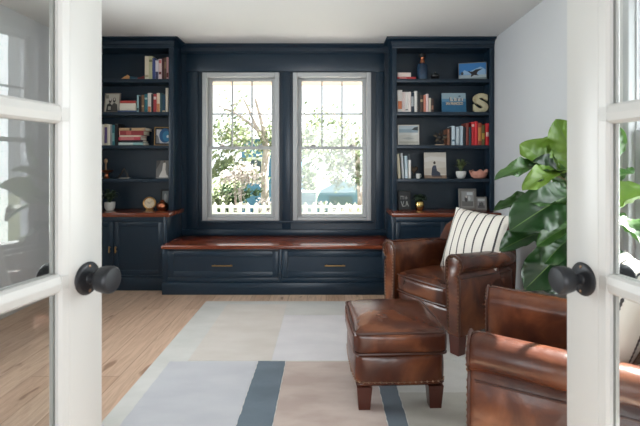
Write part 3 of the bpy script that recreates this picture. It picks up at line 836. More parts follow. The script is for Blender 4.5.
# clock bookcase, third shelf
G = 'books on the third shelf of the clock bookcase'
row([(100.0, 104.0, 124.5, (200, 196, 186), [], 'pale grey', 0), (104.2, 107.4, 124, (206, 194, 170), [(0.1, 0.85, (88, 70, 120))], 'cream and purple', 0), (107.4, 110.0, 124.5, (214, 206, 188), [], 'cream', 0),
     (110.2, 112.2, 125, (140, 146, 150), [], 'grey', 0), (112.3, 114.6, 125, (48, 118, 128), [(0.2, 0.6, (120, 170, 170))], 'teal', 0), (114.8, 117.6, 123.5, (20, 24, 28), [(0.95, 0.99, (90, 96, 96))], 'black', 0)],
    SH[2], D, 'third shelf of '+CLK, True, G, 'flat pile')
stack([(118.2, 143.0, 2.9, (150, 190, 190), [(0.02, 0.6, (206, 216, 210))], 'pale teal', 0), (119.5, 142.5, 2.3, (38, 36, 44), [], 'dark', 2), (118.6, 140.5, 3.2, (196, 84, 96), [(0.1, 0.7, (206, 120, 124))], 'pink-red', -1),
       (119.4, 141.0, 1.8, (216, 202, 178), [], 'thin cream', 1), (118.8, 143.5, 4.4, (150, 58, 60), [(0.02, 0.04, (210, 190, 170)), (0.3, 0.5, (190, 100, 96))], 'brick red', 0), (119.0, 145.5, 2.9, (190, 160, 124), [(0.4, 0.48, (60, 50, 40))], 'tan', -2)],
      SH[2], D, 'third shelf of '+CLK, 'flat books on the third shelf of the clock bookcase')
gold = mat('gold_frame', (176, 140, 84), rough=0.35, metal=0.9)
picture('picture_frame', 'gold-edged picture with a blue disc standing at an angle beside the flat pile', xw(163.2, 4.63), 4.62, SH[2], 0.178, 0.205, 0.007, gold, (30, 32, 36),
        [('r', .08, .10, .98, .9, (190, 192, 194)), ('e', .62, .55, .36, .42, (26, 92, 142)), ('e', .70, .52, .24, .30, (44, 130, 176)), ('e', .78, .5, .07, .09, (216, 228, 234)), ('p', [(.08, .1), (.3, .1), (.2, .5), (.08, .6)], (120, 122, 126))], yaw=14, tilt=10)  # small pale ellipse paints the blue disc's highlight into the print
# clock bookcase, fourth shelf
copper = mat('copper', (196, 124, 92), rough=0.28, metal=1)
t = thing('footed_bowl', 'copper footed bowl on the fourth shelf near the white door edge', 'bowl', (xw(107, 4.62), 4.62, SH[3]+0.0008))
MB().lathe([(0.0, 0.058), (0.030, 0.060), (0.056, 0.072), (0.066, 0.086), (0.068, 0.088), (0.066, 0.089), (0.052, 0.078), (0.028, 0.067), (0.0, 0.065)], seg=28).build('bowl', copper, t)
MB().lathe([(0.030, 0), (0.031, 0.004), (0.022, 0.010), (0.013, 0.03), (0.012, 0.050), (0.018, 0.060)], seg=20).build('stem', copper, t)
t = thing('wooden_finial', 'small tan carved piece standing behind the copper bowl', 'ornament', (xw(105.6, 4.71), 4.715, SH[3]+0.0008))
MB().lathe([(0.022, 0), (0.024, 0.01), (0.012, 0.02), (0.008, 0.16), (0.014, 0.17), (0.02, 0.185), (0.016, 0.205), (0.004, 0.215)], seg=16).build('post', mat('tan_wood', (150, 120, 92), rough=0.6), t)
t = thing('triangle_ornament', 'small open triangular metal ornament on a pale base strip', 'ornament', (xw(123.5, 4.62), 4.62, SH[3]+0.0008), math.radians(8))
MB().box((-0.038, -0.03, 0), (0.062, 0.03, 0.008), 0.002).build('base', mat('pale_stone', (196, 190, 182), rough=0.5), t)
b = MB(); bz = mat('aged_bronze', (96, 86, 72), rough=0.4, metal=0.8)
for yy in (-0.022, 0.022): b.tube([(-0.05, yy, 0.010), (0.006, yy*0.3, 0.108), (0.048, yy, 0.010)], 0.0032, 6)
b.tube([(-0.05, -0.022, 0.010), (-0.05, 0.022, 0.010)], 0.003, 6); b.tube([(0.048, -0.022, 0.010), (0.048, 0.022, 0.010)], 0.003, 6); b.tube([(0.006, -0.008, 0.107), (0.006, 0.008, 0.107)], 0.004, 6)
b.build('wire_frame', bz, t)
picture('photo_print', 'grey photo of a white dress leaning at the window end of the fourth shelf', xw(162.4, 4.60), 4.60, SH[3], 0.138, 0.195, 0.0, mat('photo_block', (120, 118, 116), rough=0.5), (112, 110, 108),
        [('p', [(.0, .5), (.3, .9), (.3, 1), (0, 1)], (70, 68, 68)), ('p', [(.22, .10), (.45, .45), (.50, .80), (.62, .98), (.72, .80), (.70, .5), (.80, .2), (.95, .12), (.9, .05), (.3, .05)], (214, 210, 204)), ('e', .60, .93, .07, .06, (90, 78, 70)), ('r', .0, .0, 1, .06, (150, 148, 146))], yaw=5, tilt=8, depth=0.02)
# clock counter
def leaf_tuft(b, n, r, hgt, lw, seed, droop=0.35, spread=1.0):
    rd = random.Random(seed)
    for i in range(n):
        a = 2*PI*i/n*1.0+rd.uniform(-0.4, 0.4); k = rd.uniform(0.35, 1.0)*spread; L_ = r*rd.uniform(0.75, 1.1); hz = hgt*rd.uniform(0.5, 1.0)
        pa = []
        for j in range(6):
            u = j/5; rr = L_*k*u; z = hz*(math.sin(u*PI*0.62))-droop*L_*u*u*k
            pa.append(Vector((rr*math.cos(a), rr*math.sin(a), z)))
        side = Vector((-math.sin(a), math.cos(a), 0))
        lo = []
        for j, p in enumerate(pa):
            u = j/5; wv = lw*(math.sin(PI*min(1, u*0.9+0.08))**0.8)+0.0006
            lo.append([p-side*wv, p+Vector((0, 0, -wv*0.25)), p+side*wv, p+Vector((0, 0, -wv*0.25-0.0008))])
        b.loft(lo)
    return b
darkleaf = mat('dark_leaf', (34, 48, 34), rough=0.5, var=(52, 70, 48), scale=20)
potw = mat('white_glaze', (206, 206, 202), rough=0.3)
soil = mat('potting_soil', (40, 30, 24), rough=0.95)
def potted(name, label, x, y, z, prof, potm, tuft, cat='potted plant', leafm=None, zs=None):
    t = thing(name, label, cat, (x, y, z+0.0008))
    MB().lathe(prof, seg=28).build('pot', potm, t)
    rr = max(p[0] for p in prof)*0.82; zt = zs if zs else prof[-1][1]*0.86
    MB().lathe([(0.0, zt-0.006), (rr*0.9, zt-0.006), (rr*0.9, zt), (0.0, zt+0.001)], seg=20).build('soil', soil, t)
    b = MB(); leaf_tuft(b, *tuft); o = b.build('foliage', leafm or darkleaf, t); o.location = (0, 0, zt); return t
potted('potted_plant', 'dark leafy plant in a white bowl pot on the clock counter', xw(110.8, 4.6), 4.58, CT, [(0.0, 0), (0.034, 0), (0.050, 0.025), (0.054, 0.06), (0.0525, 0.088), (0.048, 0.088), (0.046, 0.06), (0.0, 0.05)], potw, (34, 0.12, 0.17, 0.019, 3, 0.5), zs=0.075)
t = thing('table_clock', 'round brass table clock with cream face standing on the wooden counter', 'clock', (xw(149.5, 4.56), 4.56, CT+0.0008), math.radians(6))
MX = Matrix.Translation((0, 0, 0.078)) @ Matrix.Rotation(PI/2, 4, 'X')
MB().lathe([(0.052, -0.03), (0.064, -0.026), (0.068, 0.0), (0.066, 0.012), (0.060, 0.016), (0.054, 0.012), (0.052, 0.004), (0.052, -0.03)], seg=40, M=MX).build('case', brass, t)
f = MB().lathe([(0.0, -0.02), (0.053, -0.02), (0.053, 0.004), (0.0, 0.004)], seg=40, M=MX).build('dial', mat('clock_cream', (222, 206, 178), rough=0.5), t)
b = MB()
for i in range(12):
    a = 2*PI*i/12; b.box((-0.0012, 0.038, 0.0042), (0.0012, 0.047, 0.0052), M=MX @ Matrix.Rotation(a, 4, 'Z'))
b.build('hour_marks', black, f)
b = MB(); b.box((-0.0018, -0.006, 0.0055), (0.0018, 0.027, 0.0065), M=MX @ Matrix.Rotation(1.0, 4, 'Z')); b.box((-0.0013, -0.008, 0.007), (0.0013, 0.040, 0.008), M=MX @ Matrix.Rotation(-0.9, 4, 'Z')); b.build('hand', black, f)
b = MB(); b.box((-0.035, -0.02, 0.0), (0.035, 0.028, 0.008), 0.002); b.tube([(-0.022, 0.004, 0.006), (-0.03, 0.004, 0.022)], 0.006, 8); b.tube([(0.022, 0.004, 0.006), (0.03, 0.004, 0.022)], 0.006, 8); b.build('base', brass, t)
t = thing('copper_vase', 'squat round copper vase beside the round clock', 'vase', (xw(162.2, 4.60), 4.60, CT+0.0008))
MB().lathe([(0.0, 0), (0.034, 0), (0.052, 0.016), (0.060, 0.042), (0.055, 0.066), (0.034, 0.086), (0.018, 0.093), (0.020, 0.103), (0.024, 0.106), (0.016, 0.104), (0.012, 0.094), (0.0, 0.09)], seg=36).build('body', copper, t)
picture('picture_frame', 'small dark frame with grey photo behind the copper vase', xw(164.8, 4.70), 4.685, CT, 0.11, 0.215, 0.016, black, (110, 116, 118),
        [('e', .5, .6, .2, .25, (170, 172, 170)), ('r', 0, 0, 1, .3, (60, 64, 66))], yaw=-6, tilt=6)

# letter bookcase, top shelf
stack([(397.4, 416.0, 2.7, (182, 52, 56), [(0.1, 0.5, (206, 120, 116))], 'red', 0), (397.6, 411.0, 4.4, (224, 202, 196), [(0.1, 0.9, (228, 212, 204))], 'white-pink', 1)],
      SH[0], D, 'top shelf of '+LET, 'flat books on the top shelf of the letter bookcase')
t = thing('bottle_vase', 'tall blue-black bottle vase with copper collar on the top shelf', 'vase', (xw(422.3, 4.63), 4.63, SH[0]+0.0008))
vz = mat('ink_glaze', (30, 48, 70), rough=0.18, var=(52, 78, 104), scale=9)
MB().lathe([(0.0, 0), (0.050, 0), (0.056, 0.006), (0.057, 0.10), (0.056, 0.155), (0.050, 0.172), (0.030, 0.184), (0.024, 0.190)], seg=32).build('body', vz, t)
MB().lathe([(0.024, 0.190), (0.027, 0.196), (0.024, 0.215), (0.020, 0.240), (0.022, 0.246)], seg=24).build('collar', copper, t)
MB().lathe([(0.022, 0.246), (0.036, 0.254), (0.039, 0.275), (0.036, 0.288), (0.030, 0.290), (0.028, 0.27), (0.0, 0.262)], seg=28).build('mouth', black, t)
t = thing('footed_pot', 'small black three-legged pot with silvery lid beside the bottle vase', 'pot', (xw(435.2, 4.62), 4.62, SH[0]+0.0008))
MB().lathe([(0.0, 0.022), (0.028, 0.024), (0.044, 0.038), (0.047, 0.052), (0.040, 0.062), (0.024, 0.066)], seg=28).build('bowl', black, t)
MB().lathe([(0.026, 0.0665), (0.022, 0.074), (0.012, 0.080), (0.006, 0.082), (0.008, 0.088), (0.003, 0.092)], seg=24).build('lid', mat('silver', (200, 198, 190), rough=0.25, metal=1), t)
for k in range(3):
    a = 2*PI*k/3-PI/2; c_, s_ = math.cos(a), math.sin(a)
    MB().tube([(0.034*c_, 0.034*s_, 0.034), (0.052*c_, 0.052*s_, 0.026), (0.055*c_, 0.055*s_, 0.0045)], [0.008, 0.006, 0.0045], 8).build('leg', black, t)
picture('picture_frame', 'thin-framed photo of a dark bird shape over bright blue sky', xw(472.5, 4.63), 4.63, SH[0], 0.292, 0.205, 0.006, mat('grey_frame', (120, 122, 124), rough=0.4), (64, 128, 190),
        [('r', 0, .0, 1, .32, (176, 190, 196)), ('r', 0, .0, 1, .14, (120, 136, 140)), ('p', [(.05, .35), (.2, .62), (.35, .5), (.55, .62), (.8, .78), (.98, .6), (.98, .3)], (150, 184, 214)),
         ('p', [(.32, .55), (.5, .5), (.62, .62), (.88, .66), (.70, .5), (.66, .36), (.74, .26), (.56, .3), (.44, .18), (.46, .36)], (44, 40, 44)), ('e', .12, .42, .05, .10, (70, 74, 80))], yaw=-16, tilt=9)
# letter bookcase, second shelf
G = 'books on the second shelf of the letter bookcase'
row([(397.6, 402.4, 90, (222, 218, 214), [(0.15, 0.5, (206, 120, 80))], 'white and orange', 0), (402.4, 405.4, 92, (222, 208, 206), [], 'blush white', 0), (405.4, 408.4, 92, (226, 222, 218), [(0.1, 0.16, (120, 120, 120))], 'white', 0),
     (408.4, 411.2, 92, (214, 204, 200), [], 'off-white', 0), (411.2, 414.2, 92.5, (34, 48, 66), [(0.3, 0.8, (180, 186, 190))], 'navy', 0), (414.6, 417.4, 91, (222, 220, 214), [], 'tall white', 0),
     (417.8, 420.4, 93, (34, 36, 40), [], 'charcoal', 0), (420.4, 423.6, 95, (74, 54, 44), [(0.6, 0.75, (170, 150, 120))], 'dark brown', 0), (423.8, 426.2, 95, (206, 130, 110), [], 'salmon', 0),
     (426.2, 428.6, 94, (224, 200, 198), [], 'pale pink', 0), (428.9, 431.2, 98, (206, 196, 180), [], 'short cream', 0), (431.4, 434.0, 98.5, (66, 46, 42), [(0.2, 0.5, (150, 110, 90))], 'short dark brown', 0)],
    SH[1], D, 'second shelf of '+LET, False, G, 'window end')
bl = book_geo(0.022, 0.262, zw(93, 4.6)-SH[1], (38, 98, 134), [], None, 'blue and grey picture book standing face out between the row and letter S', None, (0, 0, 0), Matrix.Identity(4))
bl.matrix_world = Matrix.Translation((xw(466, 4.62), 4.60, SH[1]+0.004)) @ Matrix.Rotation(math.radians(-6), 4, 'X') @ Matrix.Rotation(PI/2, 4, 'Z')
# printed cover: sky band and two lines of cream lettering marks
b = MB(); Wc, Hc = 0.262, zw(93, 4.6)-SH[1]
b.use(pmat((140, 164, 176))); b.poly([(-0.0004, 0.006, Hc*0.70), (-0.0004, Wc, Hc*0.70), (-0.0004, Wc, Hc), (-0.0004, 0.006, Hc)])
b.use(pmat((84, 132, 164))); b.poly([(-0.0004, 0.006, Hc*0.55), (-0.0004, Wc, Hc*0.55), (-0.0004, Wc, Hc*0.70), (-0.0004, 0.006, Hc*0.70)])
rd = random.Random(2)
for i in range(11):                                 # pale skyline over the water
    b.use(pmat((196, 188, 170) if i % 3 else (90, 96, 104)))
    A = Wc*(0.70-0.052*i); E = A-Wc*0.038; z1 = Hc*(0.66+0.12*rd.random())
    b.poly([(-0.0008, A, Hc*0.58), (-0.0008, E, Hc*0.58), (-0.0008, E, z1), (-0.0008, A, z1)])
b.use(pmat((40, 60, 80))); b.poly([(-0.0006, Wc*0.22, Hc*0.81), (-0.0006, Wc*0.32, Hc*0.81), (-0.0006, Wc*0.30, Hc*0.87), (-0.0006, Wc*0.24, Hc*0.87)])
o = b.build('cover_print', None, bl, smooth=False); o.matrix_local = Matrix.Translation((0, 0, 0))
cu = bpy.data.curves.new('title', 'FONT'); cu.body = 'SAN FRANCISCO'; cu.size = 0.04; cu.extrude = 0.0003; cu.offset = 0.0006; cu.align_x = 'CENTER'
tmp = bpy.data.objects.new('title_tmp', cu); C.objects.link(tmp)
me = bpy.data.meshes.new_from_object(tmp.evaluated_get(bpy.context.evaluated_depsgraph_get())); bpy.data.objects.remove(tmp)
xs = [v.co.x for v in me.vertices]; ys = [v.co.y for v in me.vertices]; kx_ = Wc*0.70/(max(xs)-min(xs)); ky_ = Hc*0.15/(max(ys)-min(ys))
for v in me.vertices: v.co = Vector((-0.0008-v.co.z, Wc*0.49-v.co.x*kx_, Hc*0.38+(v.co.y-min(ys))*ky_))
me.materials.clear(); me.materials.append(pmat((214, 190, 156)))
ti = bpy.data.objects.new('title_lettering', me); C.objects.link(ti); ti.parent = bl
cu = bpy.data.curves.new('letter', 'FONT'); cu.body = 'S'; cu.size = 0.25; cu.extrude = 0.022; cu.offset = 0.0095; cu.align_x = 'CENTER'; cu.bevel_depth = 0.0015
tmp = bpy.data.objects.new('letter_tmp', cu); C.objects.link(tmp)
dg = bpy.context.evaluated_depsgraph_get(); me = bpy.data.meshes.new_from_object(tmp.evaluated_get(dg)); bpy.data.objects.remove(tmp)
M = Matrix.Rotation(PI/2, 4, 'X'); me.transform(M)
xs = [v.co.x for v in me.vertices]; zs = [v.co.z for v in me.vertices]
sx = (xw(488.5, 4.62)-xw(474, 4.62))/(max(xs)-min(xs)); sz = (zw(93.5, 4.62)-SH[1])/(max(zs)-min(zs)); mx_, mz_ = (max(xs)+min(xs))/2, min(zs)
for v in me.vertices: v.co = Vector(((v.co.x-mx_)*sx, v.co.y, (v.co.z-mz_)*sz))
# slab serifs at the two ends of the S
bmm = bmesh.new(); bmm.from_mesh(me)
o = MB(); o.bm.free(); o.bm = bmm
o.box((0.036, -0.02, 0.142), (0.064, 0.02, 0.192), 0.003); o.box((-0.066, -0.02, 0.006), (-0.038, 0.02, 0.056), 0.003)
for f in o.bm.faces: f.material_index = 0
letter = o.build('letter_sign', mat('weathered_cream', (206, 198, 164), rough=0.6, var=(150, 134, 96), scale=11, ramp=(0.5, 0.72)), angle=40)
letter.location = (xw(480.8, 4.62), 4.63, SH[1]+0.001); tag(letter, 'big cream capital letter S with weathered paint on the second shelf', 'letter')
# letter bookcase, third shelf
picture('picture_frame', 'black-framed pale beach picture on the third shelf at the window end', xw(408.6, 4.63), 4.62, SH[2], 0.250, zw(123.8, 4.63)-SH[2], 0.009, black, (206, 206, 198),
        [('r', 0, .82, 1, 1, (190, 204, 212)), ('r', 0, .62, 1, .82, (150, 172, 184)), ('p', [(.66, .78), (.82, .92), (1, .95), (1, .74)], (50, 60, 62)), ('p', [(0, .45), (.3, .52), (.7, .44), (1, .52), (1, .62), (0, .62)], (214, 216, 212)), ('p', [(.1, .3), (.5, .36), (.8, .28), (.5, .22)], (178, 182, 178)), ('r', 0, 0, 1, .12, (184, 182, 170))], yaw=0, tilt=4, mount=(0.013, (214, 212, 204)))
t = thing('metal_leaf_ornament', 'dark spiky ornament with bronze leaves on a tan base before the books', 'ornament', (xw(440.2, 4.60), 4.60, SH[2]+0.0008), 0)
MB().box((-0.052, -0.035, 0), (0.040, 0.035, 0.010), 0.003).build('base', mat('tan_base', (190, 164, 136), rough=0.5), t)
b = MB(); b.tube([(0.012, 0, 0.009), (0.016, 0, 0.05), (0.0, 0, 0.10)], 0.007, 8)
b.ball((0.0, 0, 0.085), 0.03, 2, (1.1, 0.8, 1.2)); b.build('stem', black, t)
b = MB()
for i in range(20):
    a = 2*PI*i/20; q = 1.0+0.35*math.sin(5*a+1); el = 0.5*math.sin(3*i)
    dr = Vector((math.cos(a)*math.cos(el), math.sin(el)*0.6, math.sin(a)*math.cos(el))).normalized(); p = Vector((0.0, 0, 0.088)); sd = dr.cross(Vector((0, 1, 0))).normalized()
    lp = []
    for u, wv in ((0.2, 0.006), (0.5, 0.013), (0.8, 0.009), (1.0, 0.001)):
        c_ = p+dr*(0.068*q*u)+Vector((0, -0.012*u*u, 0)); lp.append([c_-sd*wv, c_+Vector((0, -0.003, 0)), c_+sd*wv, c_+Vector((0, 0.003, 0))])
    b.use(bz if i % 3 == 0 else black).loft(lp)
b.build('leaves', None, t)
G = 'books on the third shelf of the letter bookcase'
row([(447.6, 450.0, 129, (124, 82, 62), [], 'short brown', 0), (450.1, 451.6, 127, (40, 40, 46), [], 'thin black', 0), (451.8, 455.4, 126, (188, 204, 212), [(0.2, 0.3, (70, 100, 120))], 'pale blue', 0), (456.2, 459.6, 127, (164, 180, 190), [(0.1, 0.9, (186, 200, 206))], 'grey-blue', 0),
     (460.2, 463.2, 126, (186, 206, 216), [], 'light blue', 0), (463.6, 466.2, 127, (30, 36, 42), [], 'dark slate', 0), (466.4, 469.0, 123, (128, 60, 48), [], 'rust', 0), (469.1, 471.6, 127, (24, 54, 62), [], 'dark teal', 0),
     (471.8, 475.0, 122, (198, 40, 48), [(0.8, 0.9, (230, 180, 170))], 'bright red', 0), (475.1, 477.9, 121.5, (206, 48, 54), [], 'tall bright red', 0), (478.1, 481.8, 123, (146, 66, 46), [(0.2, 0.8, (196, 130, 70))], 'orange-brown', 0), (482.0, 485.4, 125, (92, 84, 40), [(0.3, 0.6, (170, 140, 60))], 'olive', 0),
     (485.8, 489.2, 123.5, (196, 36, 44), [(0.4, 0.6, (226, 190, 180))], 'red', 0)], SH[2], D, 'third shelf of '+LET, True, G, 'wall end')
# letter bookcase, fourth shelf
G = 'books on the fourth shelf of the letter bookcase'
row([(398.2, 401.0, 154, (206, 198, 174), [], 'cream leaning', -4), (402.4, 404.6, 153, (206, 212, 214), [], 'pale grey leaning', -4), (405.2, 408.2, 156, (178, 198, 208), [(0.1, 0.4, (206, 216, 220))], 'light blue', -2), (408.6, 411.2, 160, (222, 220, 216), [], 'short white', 0)],
    SH[3], D, 'fourth shelf of '+LET, False, G, 'window end')
t = thing('heart_ornament', 'dark bronze heart-shaped ornament beside the short white book', 'ornament', (xw(413.8, 4.66), 4.66, SH[3]+0.0008))
MB().lathe([(0.026, 0), (0.026, 0.006), (0.006, 0.010), (0.005, 0.06)], seg=20).build('base', black, t)
b = MB(); pts = []
for i in range(40):
    a = 2*PI*i/40; pts.append((0.045*(math.sin(a)**3), 0.05+0.045+0.046*(0.8125*math.cos(a)-0.3125*math.cos(2*a)-0.125*math.cos(3*a)-0.0625*math.cos(4*a))))
b.loft([[(x*k, y, 0.095+(z-0.095)*k) for x, z in pts] for y, k in ((-0.012, 0.8), (-0.006, 0.97), (0.006, 0.97), (0.012, 0.8))]); b.build('heart', mat('bronze', (92, 74, 56), rough=0.35, metal=0.8, var=(50, 44, 40), scale=30), t)
t = thing('white_cup', 'tiny white cup in front of the heart ornament', 'cup', (xw(418.3, 4.585), 4.585, SH[3]+0.0008))
MB().lathe([(0.0, 0), (0.018, 0), (0.022, 0.012), (0.024, 0.052), (0.0215, 0.052), (0.019, 0.012), (0.0, 0.008)], seg=24).build('cup', potw, t)
t2 = MB(); t2.tube([(0.023, 0, 0.042), (0.034, 0, 0.038), (0.034, 0, 0.022), (0.022, 0, 0.016)], 0.003, 6); t2.build('handle', potw, t)
picture('canvas_photo', 'pale canvas photo of a seated figure in dark blue on the fourth shelf', xw(435.4, 4.62), 4.62, SH[3], 0.236, zw(152.3, 4.63)-SH[3], 0.0, mat('dark_canvas_edge', (44, 44, 46), rough=0.7), (196, 190, 180),
        [('r', 0, 0, 1, .12, (136, 112, 92)), ('p', [(0, .12), (.5, .2), (1, .14), (1, .42), (0, .38)], (182, 172, 160)), ('p', [(.0, .6), (.4, .7), (1, .62), (1, .8), (.3, .85), (0, .78)], (206, 202, 196)), ('p', [(.32, .16), (.36, .42), (.42, .50), (.54, .50), (.58, .3), (.72, .22), (.74, .1), (.34, .1)], (40, 48, 66)), ('e', .47, .60, .055, .06, (60, 50, 46)), ('p', [(.40, .36), (.44, .5), (.52, .5), (.54, .36)], (58, 66, 86)), ('r', .36, .04, .8, .10, (90, 70, 60))], yaw=-4, tilt=6, depth=0.03)
potted('potted_plant', 'small spiky green plant in a round white pot on the fourth shelf', xw(461.0, 4.62), 4.62, SH[3], [(0.0, 0), (0.030, 0), (0.046, 0.018), (0.054, 0.05), (0.054, 0.078), (0.049, 0.078), (0.047, 0.05), (0.0, 0.04)], potw, (38, 0.10, 0.15, 0.010, 8, 0.15),
       leafm=mat('sage_leaf', (70, 92, 62), rough=0.55, var=(112, 120, 78), scale=30), zs=0.066)
t = thing('clay_bowl', 'crumpled pink clay bowl at the wall end of the fourth shelf', 'bowl', (xw(478.6, 4.60), 4.60, SH[3]+0.0008))
b = MB(); loops = []
for r, z, k in ((0.010, 0.0, 0), (0.050, 0.001, 0), (0.080, 0.022, 0.3), (0.097, 0.058, 1), (0.098, 0.074, 1.6), (0.090, 0.077, 1.6), (0.074, 0.045, 1), (0.04, 0.03, 0.3), (0.008, 0.028, 0)):
    loops.append([((r*(1+0.05*k*math.sin(5*a+1)))*math.cos(a), 0.72*(r*(1+0.05*k*math.sin(4*a)))*math.sin(a), max(0, z+0.010*k*math.sin(3*a+0.6)+0.006*k*math.sin(7*a))) for a in [2*PI*i/40 for i in range(40)]])
b.loft(loops).build('bowl', mat('pink_clay', (204, 150, 132), rough=0.6, var=(184, 124, 108), scale=20), t)
# letter counter
picture('sign_frame', 'dark framed sign with white hand lettering on the counter near the window', xw(405.0, 4.60), 4.61, CT, 0.135, zw(191.0, 4.62)-CT, 0.010, black, (24, 26, 30),
        [('r', .12+.14*i, .56, .12+.14*i+.04, .76, (150, 152, 150)) for i in range(5)]+[('r', .12, .72, .42, .77, (150, 152, 150)), ('r', .56, .62, .80, .66, (150, 152, 150))]+
        [('p', [(.14, .46), (.20, .46), (.34, .16), (.28, .16)], (176, 178, 174)), ('p', [(.40, .46), (.46, .46), (.32, .16), (.27, .16)], (176, 178, 174)), ('r', .30, .14, .52, .19, (176, 178, 174)),
         ('p', [(.58, .15), (.64, .15), (.74, .46), (.68, .46)], (170, 172, 168)), ('p', [(.84, .15), (.90, .15), (.75, .46), (.69, .46)], (170, 172, 168)), ('r', .62, .26, .84, .30, (170, 172, 168))], yaw=3, tilt=5)
goldm = mat('gold_glaze', (206, 176, 110), rough=0.22, metal=1)
potted('potted_plant', 'dark bushy plant in a round gold planter on the counter', xw(419.4, 4.59), 4.585, CT, [(0.0, 0), (0.026, 0), (0.030, 0.006), (0.046, 0.034), (0.050, 0.062), (0.044, 0.090), (0.040, 0.096), (0.037, 0.094), (0.04, 0.06), (0.0, 0.05)], goldm, (40, 0.10, 0.105, 0.020, 5, 0.5), zs=0.085)
pew = mat('pewter_frame', (128, 124, 120), rough=0.4, metal=0.3)
picture('picture_frame', 'taller pewter photo frame on the counter behind the pillow', xw(468.0, 4.64), 4.64, CT, 0.190, zw(188.6, 4.65)-CT, 0.024, pew, (160, 160, 160),
        [('r', 0, 0, 1, .35, (110, 108, 106)), ('e', .38, .5, .14, .2, (70, 68, 68)), ('e', .4, .66, .08, .09, (206, 198, 190)), ('e', .66, .55, .12, .16, (200, 202, 202)), ('r', .45, .78, .98, .98, (206, 210, 212))], yaw=-4, tilt=8, mount=(0.012, (150, 147, 144)))
picture('picture_frame', 'smaller pewter photo frame on the counter overlapping the taller one', xw(481.6, 4.59), 4.59, CT, 0.112, zw(196.8, 4.6)-CT, 0.014, pew, (150, 150, 148),
        [('r', 0, 0, 1, .3, (100, 98, 98)), ('e', .3, .4, .09, .24, (54, 54, 58)), ('e', .5, .44, .09, .26, (70, 66, 66)), ('e', .72, .40, .09, .24, (60, 60, 66)), ('r', 0, .75, 1, 1, (196, 198, 198))], yaw=-8, tilt=8, mount=(0.006, (140, 138, 136)))

# ------------------------------------------------------------------ fiddle leaf fig
def leaf_m():
    m = mat('fig_leaf', (20, 46, 22), rough=0.32, var=(40, 74, 32), scale=4.5, trans=0.10)
    return m
figleaf = leaf_m()
midleaf = mat('middle_fig_leaf', (36, 70, 28), rough=0.34, var=(66, 100, 42), scale=4.5, trans=0.14)
yellow_leaf = mat('yellow_green_fig_leaf', (84, 116, 36), rough=0.36, var=(112, 140, 52), scale=4.5, trans=0.25)  # yellower, more translucent green for some of the leaves
figvein = mat('fig_vein', (92, 118, 62), rough=0.45, trans=0.16)
def fig_leaf(b, B, T, width, nh=(0, -0.5, 1), sag=0.12, cup=0.42, seed=0, lm=None):
    rd = random.Random(seed); B, T = Vector(B), Vector(T); ax = T-B; L_ = ax.length; ax.normalize()
    n = (Vector(nh)-ax*Vector(nh).dot(ax)).normalized(); sd = ax.cross(n)
    NU = 64; cols = [-1, -0.82, -0.62, -0.42, -0.22, -0.02, 0.02, 0.22, 0.42, 0.62, 0.82, 1]
    prof = lambda u: (0.58*math.sin(PI*min(1, u*1.35))**0.8 if u < 0.36 else 0)
    def half(u):                                        # obovate fiddle outline
        a = 0.42*math.sin(PI*min(1.0, max(0.0, u)*1.25)**0.9)**1 if u < 0.4 else 0
        w = (0.40+0.18*math.sin(PI*u/0.5*0.5)) if u < 0.5 else 0.58
        w = 0.50*math.sin(PI*min(1, u/0.62)/2)**0.55 if u < 0.62 else 0.50*math.cos(PI/2*((u-0.62)/0.38)**1.6)**0.7
        if u < 0.45: w *= 1-0.16*math.sin(PI*u/0.45)
        return max(w, 0.0)
    ph = rd.uniform(0, 6); g = []
    for i in range(NU+1):
        u = i/NU; w = width*half(u); r = []
        c0 = B+ax*(L_*u)+n*(L_*sag*math.sin(PI*u)-L_*sag*0.6*u*u)
        for v in cols:
            rip = 0.06*math.sin(u*44-abs(v)*10)*min(1, abs(v)*2)*width+0.34*width*math.sin(u*9+ph+v*2.5)*abs(v)**2+0.12*width*math.sin(u*21+2*ph)*abs(v)**3
            p = c0+sd*(w*v*(1-0.10*abs(v)))+n*(cup*w*abs(v)**1.1+rip*half(u))
            r.append(b.bm.verts.new(p))
        g.append(r)
    for i in range(NU):
        for j in range(len(cols)-1):
            b.use(figvein if j == 5 else (lm or figleaf))
            f = b.bm.faces.new((g[i][j], g[i][j+1], g[i+1][j+1], g[i+1][j])); f.material_index = b.cur
t = thing('fiddle_leaf_fig', 'tall fiddle leaf fig with big glossy green leaves by the grey wall', 'plant', (0, 0, 0))
PX, PY = 1.44, 2.52
b = MB(); b.lathe([(0.0, 0.0125), (0.125, 0.0125), (0.135, 0.02), (0.165, 0.30), (0.170, 0.31), (0.168, 0.32), (0.150, 0.32), (0.14, 0.26), (0.0, 0.25)], (PX, PY, 0), 36); b.build('pot', mat('stone_pot', (176, 174, 168), rough=0.7), t)
MB().lathe([(0.0, 0.262), (0.14, 0.262), (0.14, 0.272), (0.0, 0.274)], (PX, PY, 0), 24).build('soil', soil, t)
TR = [(PX, PY, 0.26), (PX+0.01, PY, 0.6), (PX-0.01, PY-0.01, 0.95), (PX+0.015, PY-0.02, 1.25), (PX, PY-0.02, 1.5)]
b = MB(); b.tube(TR, [0.017, 0.015, 0.013, 0.010, 0.006], 10)
LV = []
def L(bx, by, bd, tx, ty, td, w, nh=(-0.2, -0.75, 0.65), sag=0.10): LV.append((S(bx, by, bd), S(tx, ty, td), w, nh, sag))
L(556, 176, 2.50, 522, 144, 2.42, 0.21, (-0.3, -0.8, 0.5))
L(552, 171, 2.48, 496, 176, 2.30, 0.13, (0.1, -0.45, 0.9))
L(574, 176, 2.45, 524, 186, 2.22, 0.15, (0.1, -0.4, 0.9))
L(578, 192, 2.40, 512, 228, 2.22, 0.30, (-0.25, -0.85, 0.45))
L(545, 204, 2.50, 495, 208, 2.42, 0.13, (0.1, -0.5, 0.85))
